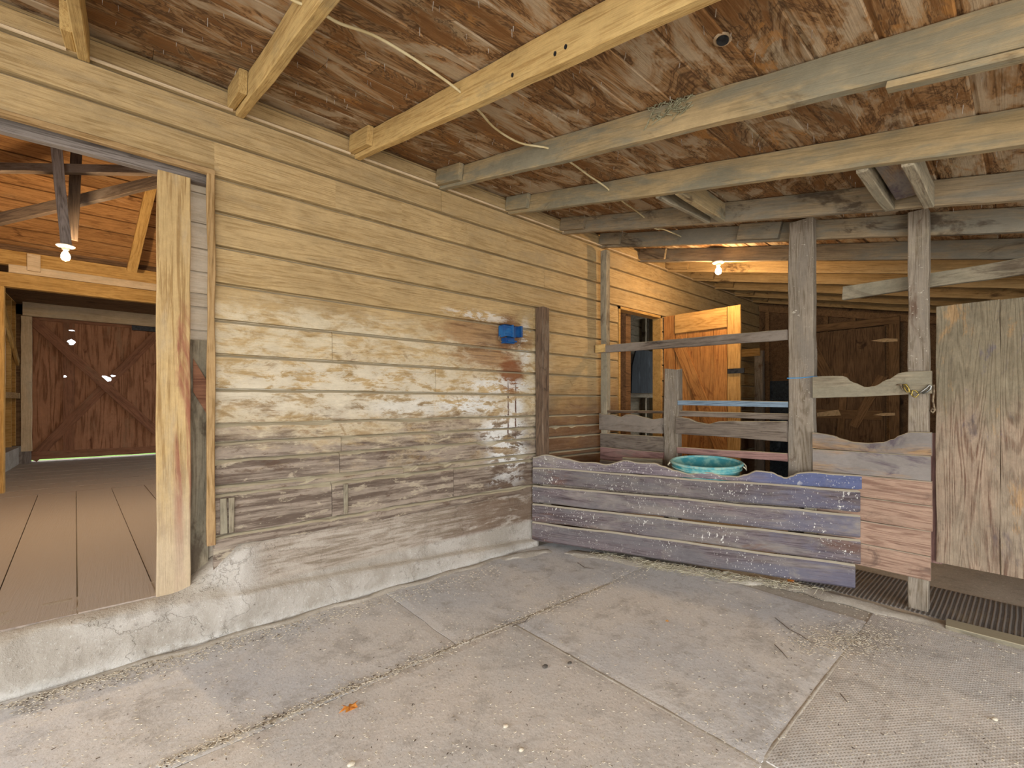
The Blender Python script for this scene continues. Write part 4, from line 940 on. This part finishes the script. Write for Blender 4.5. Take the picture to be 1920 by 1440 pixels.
# far wall of the stall
SX = 8.42
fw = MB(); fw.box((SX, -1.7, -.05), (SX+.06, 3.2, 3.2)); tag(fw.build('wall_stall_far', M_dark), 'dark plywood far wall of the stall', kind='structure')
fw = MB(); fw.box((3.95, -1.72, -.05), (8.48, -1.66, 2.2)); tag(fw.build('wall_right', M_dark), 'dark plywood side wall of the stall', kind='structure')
fs_ = MB()
for i, y in enumerate((2.95, 2.55, 2.10, 1.75, 1.35, .95, .12, -.35, -.9)): fs_.box((SX-.06, y-.03, 0), (SX, y+.03, rz(y)-.12), i*.37)
vsx = []
for y in (3.08, -1.6): vsx += [(SX-.07, y, rz(y)-.12), (SX, y, rz(y)-.12), (SX, y, rz(y)-.02), (SX-.07, y, rz(y)-.02)]
fs_.add(vsx, [(3,2,1,0), (4,5,6,7), (0,1,5,4), (1,2,6,5), (2,3,7,6), (3,0,4,7)], .5)
tag(fs_.build('trim_9', M_darks), 'framing on the far stall wall', kind='structure')
dk = MB(); dk.box((SX-.015, 1.3, 0), (SX-.002, 3.05, 1.72)); tag(dk.build('trim_10', M_black), 'blackened lower panel on the far stall wall', kind='structure')
# far stall door
xd = SX-.09
def fx(px, py): return onX(px, py, xd)
d2 = thing('braced_door', (xd, .75, .3), 'dark plywood door with diagonal battens on the far stall wall', 'door')
yl, yrr = fx(1515, 700).y, fx(1660, 700).y; ztp = fx(1655, 612).z
plank('panel', (xd, (yl+yrr)/2, .25), (xd, (yl+yrr)/2, ztp), abs(yl-yrr), .03, M_dark, up=(0, -1, 0), parent=d2)
def b2(a, b, w, nm='batten', m=M_darks): return plank(nm, onX(*a, xd-.027), onX(*b, xd-.027), w, .024, m, parent=d2)
b2((1515, 632), (1555, 712), .14); b2((1655, 705), (1600, 800), .0+.12); b2((1652, 600+12), (1652, 850), .12); b2((1515, 775), (1655, 779), .14); b2((1585, 700), (1572, 860), .10)
plank('jamb', (xd, yrr-.10, .0), (xd, yrr-.10, ztp+.12), .12, .05, M_darks, up=(0, -1, 0), parent=d2)
plank('head', (xd, yl+.1, ztp+.07), (xd, yrr-.16, ztp+.07), .11, .05, M_darks, parent=d2)
h1 = MB()
def hinge(px0, px1, py, hw):
    ps = [onX(px0, py+1, xd-.045), onX((px0+px1)/2, py-hw, xd-.045), onX(px1, py-1-2, xd-.045), onX(px1, py+2, xd-.045), onX((px0+px1)/2, py+hw, xd-.045)]
    m = MB(); m.add(ps + [p + Vector((.006, 0, 0)) for p in ps], [(0,1,2,3,4), (9,8,7,6,5)] + [(k, k+5, (k+1) % 5+5, (k+1) % 5) for k in range(5)]); m.build('hinge', M_zinc, parent=d2)
hinge(1633, 1683, 638, 3.5); hinge(1637, 1678, 777, 3)
m = MB(); ps = [onX(x, y, xd-.045) for x, y in ((1532, 774), (1572, 768), (1577, 779), (1532, 781))]; m.add(ps + [p + Vector((.01, 0, 0)) for p in ps], [(0,1,2,3), (7,6,5,4), (0,4,5,1), (1,5,6,2), (2,6,7,3), (3,7,4,0)]); m.build('bolt_plate', M_zinc, parent=d2)
# stub frame near the open door
pf_ = thing('stub_post', (7.6, onX(1425, 700, 7.6).y, 0), 'pale stub post with a short cross board deep in the stall', 'stub_frame')
y_ = onX(1424, 700, 7.6).y
plank('post', (7.6, y_, .0), (7.6, y_, onX(1424, 658, 7.6).z), .12, .09, M_post, up=(0, -1, 0), parent=pf_)
ycl = onX(1388, 700, 7.6).y; zc_ = onX(1405, 662, 7.6).z
plank('cross_board', (7.54, min(ycl+.4, 3.05), zc_), (7.54, y_-.03, zc_), .12, .025, M_odoor2, parent=pf_)
# far stall conduit under rafters
cd = MB(); cd.tube([onX(1330, 541, 7.3), onX(1432, 560, 7.3)], .012, 8)

# ------------------------------------------------------------------ litter on the floor
def scatter(name, n, region, mat, lab, cat, L=(.02, .07), w=.0012, zf=.004, lift=.012):
    m = MB()
    for i in range(n):
        x, y = region(); a = R.uniform(0, math.pi); l = R.uniform(*L)/2; dx, dy = math.cos(a)*l, math.sin(a)*l; z = zf + .003 + R.uniform(0, lift)
        zz1, zz2 = R.uniform(-1, 1)*lift*.4, R.uniform(-1, 1)*lift*.4; ww = w*R.uniform(.7, 1.4); nx, ny = -math.sin(a)*ww, math.cos(a)*ww
        z1 = max(zf+.001, z+zz1); z2 = max(zf+.001, z+zz2)
        p = [(x-dx-nx, y-dy-ny, z1), (x+dx-nx, y+dy-ny, z2), (x+dx+nx, y+dy+ny, z2+.0004), (x-dx+nx, y-dy+ny, z1+.0004)]
        p += [(a_, b_, c_+ww) for a_, b_, c_ in p]
        m.add(p, [(3,2,1,0), (4,5,6,7), (0,1,5,4), (1,2,6,5), (2,3,7,6), (3,0,4,7)])
    return tag(m.build(name, mat, M=Matrix.Identity(4)), lab, cat, kind='stuff')
def hayreg():
    t = R.triangular(.5, 2.35, 1.4); d = -abs(R.gauss(0, .06)) + .02
    p = A0 + DD*t + NN*(d - (.02 if t > 1 else 0)); return p.x, p.y
scatter('scattered_hay', 1500, hayreg, M_hay, 'scattered hay along the foot of the manger front', 'hay', (.02, .09), .0014, .004, .02)
def chips():
    k = R.random()
    if k < .40: px, py = R.uniform(0, 1920), R.uniform(1050, 1440)
    elif k < .6: px, py = R.gauss(1590, 55), R.gauss(1200, 16)
    elif k < .8:
        q = R.random(); px, py = 20 + 920*q, 1318 - 262*q + abs(R.gauss(0, 14))
    else:
        q = R.random(); px, py = 290 + 915*q + R.gauss(0, 8), 1440 - 370*q + R.gauss(0, 5)
    py = max(py, 1020); p = onZ(px, py, .006)
    if p.y > 3.0: p.y = 2.99 - R.random()*.05
    if p.x > 3.7: p.x = 3.6
    return p.x, p.y
scatter('wood_shavings', 5200, chips, M_chip, 'pale wood shavings and dust bits strewn over the mats', 'shavings', (.004, .013), .0016, .004, .0015)
scatter('floor_debris', 900, chips, M_twig, 'dark crumbs strewn over the mats', 'debris', (.004, .014), .0013, .004, .0015)
# dirt drifts against curb and posts
def drift(pts, wd, hgt, lab):
    m = MB(); n = len(pts); vs_ = []; fs = []
    for i, p in enumerate(pts):
        t = (pts[min(i+1, n-1)] - pts[max(i-1, 0)]).normalized(); s = Vector((-t.y, t.x, 0))
        e = math.sin(math.pi*i/(n-1))**.4
        for k in range(7):
            q = k/6*2-1; w_ = wd*(1+.9*noise.noise((p.x*9, p.y*9, k))); vs_.append(p + s*q*w_ + Vector((0, 0, -.002 + e*hgt*(1-q*q)*(1+.5*noise.noise((p.x*9, p.y*9, k+3))))))
    for i in range(n-1):
        for k in range(6): fs.append((i*7+k, (i+1)*7+k, (i+1)*7+k+1, i*7+k+1))
    vsb = [v + Vector((0, 0, -.01)) for v in vs_]; N = len(vs_); vs2 = vs_ + vsb
    m.add(vs2, fs + [tuple(reversed([j+N for j in f])) for f in fs])
    o = m.build('dirt_drift', M_dirt, smooth=True); tag(o, lab, 'dirt', kind='stuff')
P = [Vector((-.3 + 3.0*i/40, 3.0 - .02*math.sin(i), .004)) for i in range(41)]; drift(P, .035, .014, 'sandy dirt drifted along the concrete curb')
P = [Vector((2.45 + .5*i/16, 2.98 - .12*i/16, .004)) for i in range(17)]; drift(P, .06, .02, 'sandy dirt drifted into the corner by the manger')
P = [mp(.35 + 1.95*i/40, .004, -.03 - .02*math.sin(i*.7)) for i in range(41)]; drift(P, .09, .022, 'dusty dirt ridge under the manger front')
P = [Vector((3.72, 1.15 - .85*i/20, .004)) for i in range(21)]; drift(P, .09, .022, 'dusty dirt drift at the feet of the fence posts')
P = [onZ(1205 - 915*i/50, 1070 + 370*i/50, .0035) for i in range(51)]; drift(P, .014, .0032, 'dirt line in the long seam between mats')
P = [onZ(1590 - 160*i/20, 1215 + 210*i/20, .003) for i in range(21)]; drift(P, .009, .0028, 'dirt line in the seam beside the pimpled mat')
P = [Vector((1.797, 2.05 - 1.4*i/24, .003)) for i in range(25)]; drift(P, .010, .0026, 'dirt line in the short seam at the bottom of the photo')

# leaves, twigs, pebbles
def leaf(px, py, sz, mat, lab, rot, n=7):
    c = onZ(px, py, .012); m = MB(); out = []
    for k in range(n*2):
        a = rot + 2*math.pi*k/(n*2); r = sz*(1.0 if k % 2 == 0 else .55)*R.uniform(.7, 1.05); out.append(c + Vector((r*math.cos(a), r*math.sin(a)*.8, R.uniform(-.002, sz*.35))))
    top = out + [c + Vector((0, 0, .006))]; bot = [v + Vector((0, 0, -.0012)) for v in top]; N = len(top); n2 = n*2
    m.add(top + bot, [(k, (k+1) % n2, N-1) for k in range(n2)] + [(N+(k+1) % n2, N+k, 2*N-1) for k in range(n2)] + [(k, N+k, N+(k+1) % n2, (k+1) % n2) for k in range(n2)])
    o = m.build('dry_leaf', mat); tag(o, lab, 'leaf')
leaf(656, 1328, .046, M_leaf, 'curled orange dry leaf lying on the mat in the foreground', .4)
leaf(1482, 1090, .042, M_leaf, 'orange dry leaf lying under the manger front edge', 1.1)
leaf(1251, 1164, .016, M_leaf2, 'tiny brown dry leaf on the mat before the manger', 2.1, 4)
def twig(pxs, lab, r=.0022):
    m = MB(); pts = [onZ(a, b, .009) for a, b in pxs]; m.tube(pts, [r]*(len(pts)-1) + [r*.5], 6); tag(m.build('twig', M_twig), lab, 'twig', 'twigs on the mats')
twig([(1453, 1158), (1480, 1180), (1500, 1190), (1522, 1205)], 'long straight twig on the mat below the manger front')
twig([(1452, 1208), (1466, 1222), (1477, 1235)], 'short curved twig lowest on the mat before the manger')
twig([(1083, 1055), (1096, 1064), (1114, 1067)], 'small forked twig near the corner of the manger')
twig([(962, 1173), (985, 1165), (994, 1153)], 'bent twig lying across the long mat seam')
twig([(1575, 1300), (1590, 1318)], 'tiny dark twig on the pimpled mat')
def pebble(px, py, r, lab, mat=M_stone):
    c = onZ(px, py, .006); b = bmesh.new(); bmesh.ops.create_icosphere(b, subdivisions=2, radius=r)
    vs_ = [v.co * (1 + .3*noise.noise(v.co*60/r*.02 + Vector((px, 0, 0)))) for v in b.verts]; fs = [tuple(v.index for v in f.verts) for f in b.faces]; b.free()
    m = MB(); m.add([Vector((v.x*1.3, v.y, v.z*.6)) + c + Vector((0, 0, r*.4)) for v in vs_], fs); tag(m.build('pebble', mat, smooth=True), lab, 'pebble', 'pebbles on the mats')
pebble(1022, 1251, .012, 'dark round dung pebble in the middle of the foreground mat')
pebble(1068, 1244, .009, 'small dark crumb right of the round dung pebble')
pebble(948, 1363, .010, 'small whitish stone low in the foreground', M_chip)
pebble(978, 1407, .009, 'tiny whitish stone at the bottom centre of the photo', M_chip)
pebble(659, 1434, .012, 'whitish stone at the bottom edge below the orange leaf', M_chip)
pebble(1865, 1350, .010, 'tiny whitish stone on the pimpled mat', M_chip)
# green outside beyond the barn door
gr = MB(); gr.box((-6, 13.6, -.06), (6, 30, .14)); tag(gr.build('lawn', M_grass), 'bright grass beyond the barn door gap', 'grass', kind='stuff')
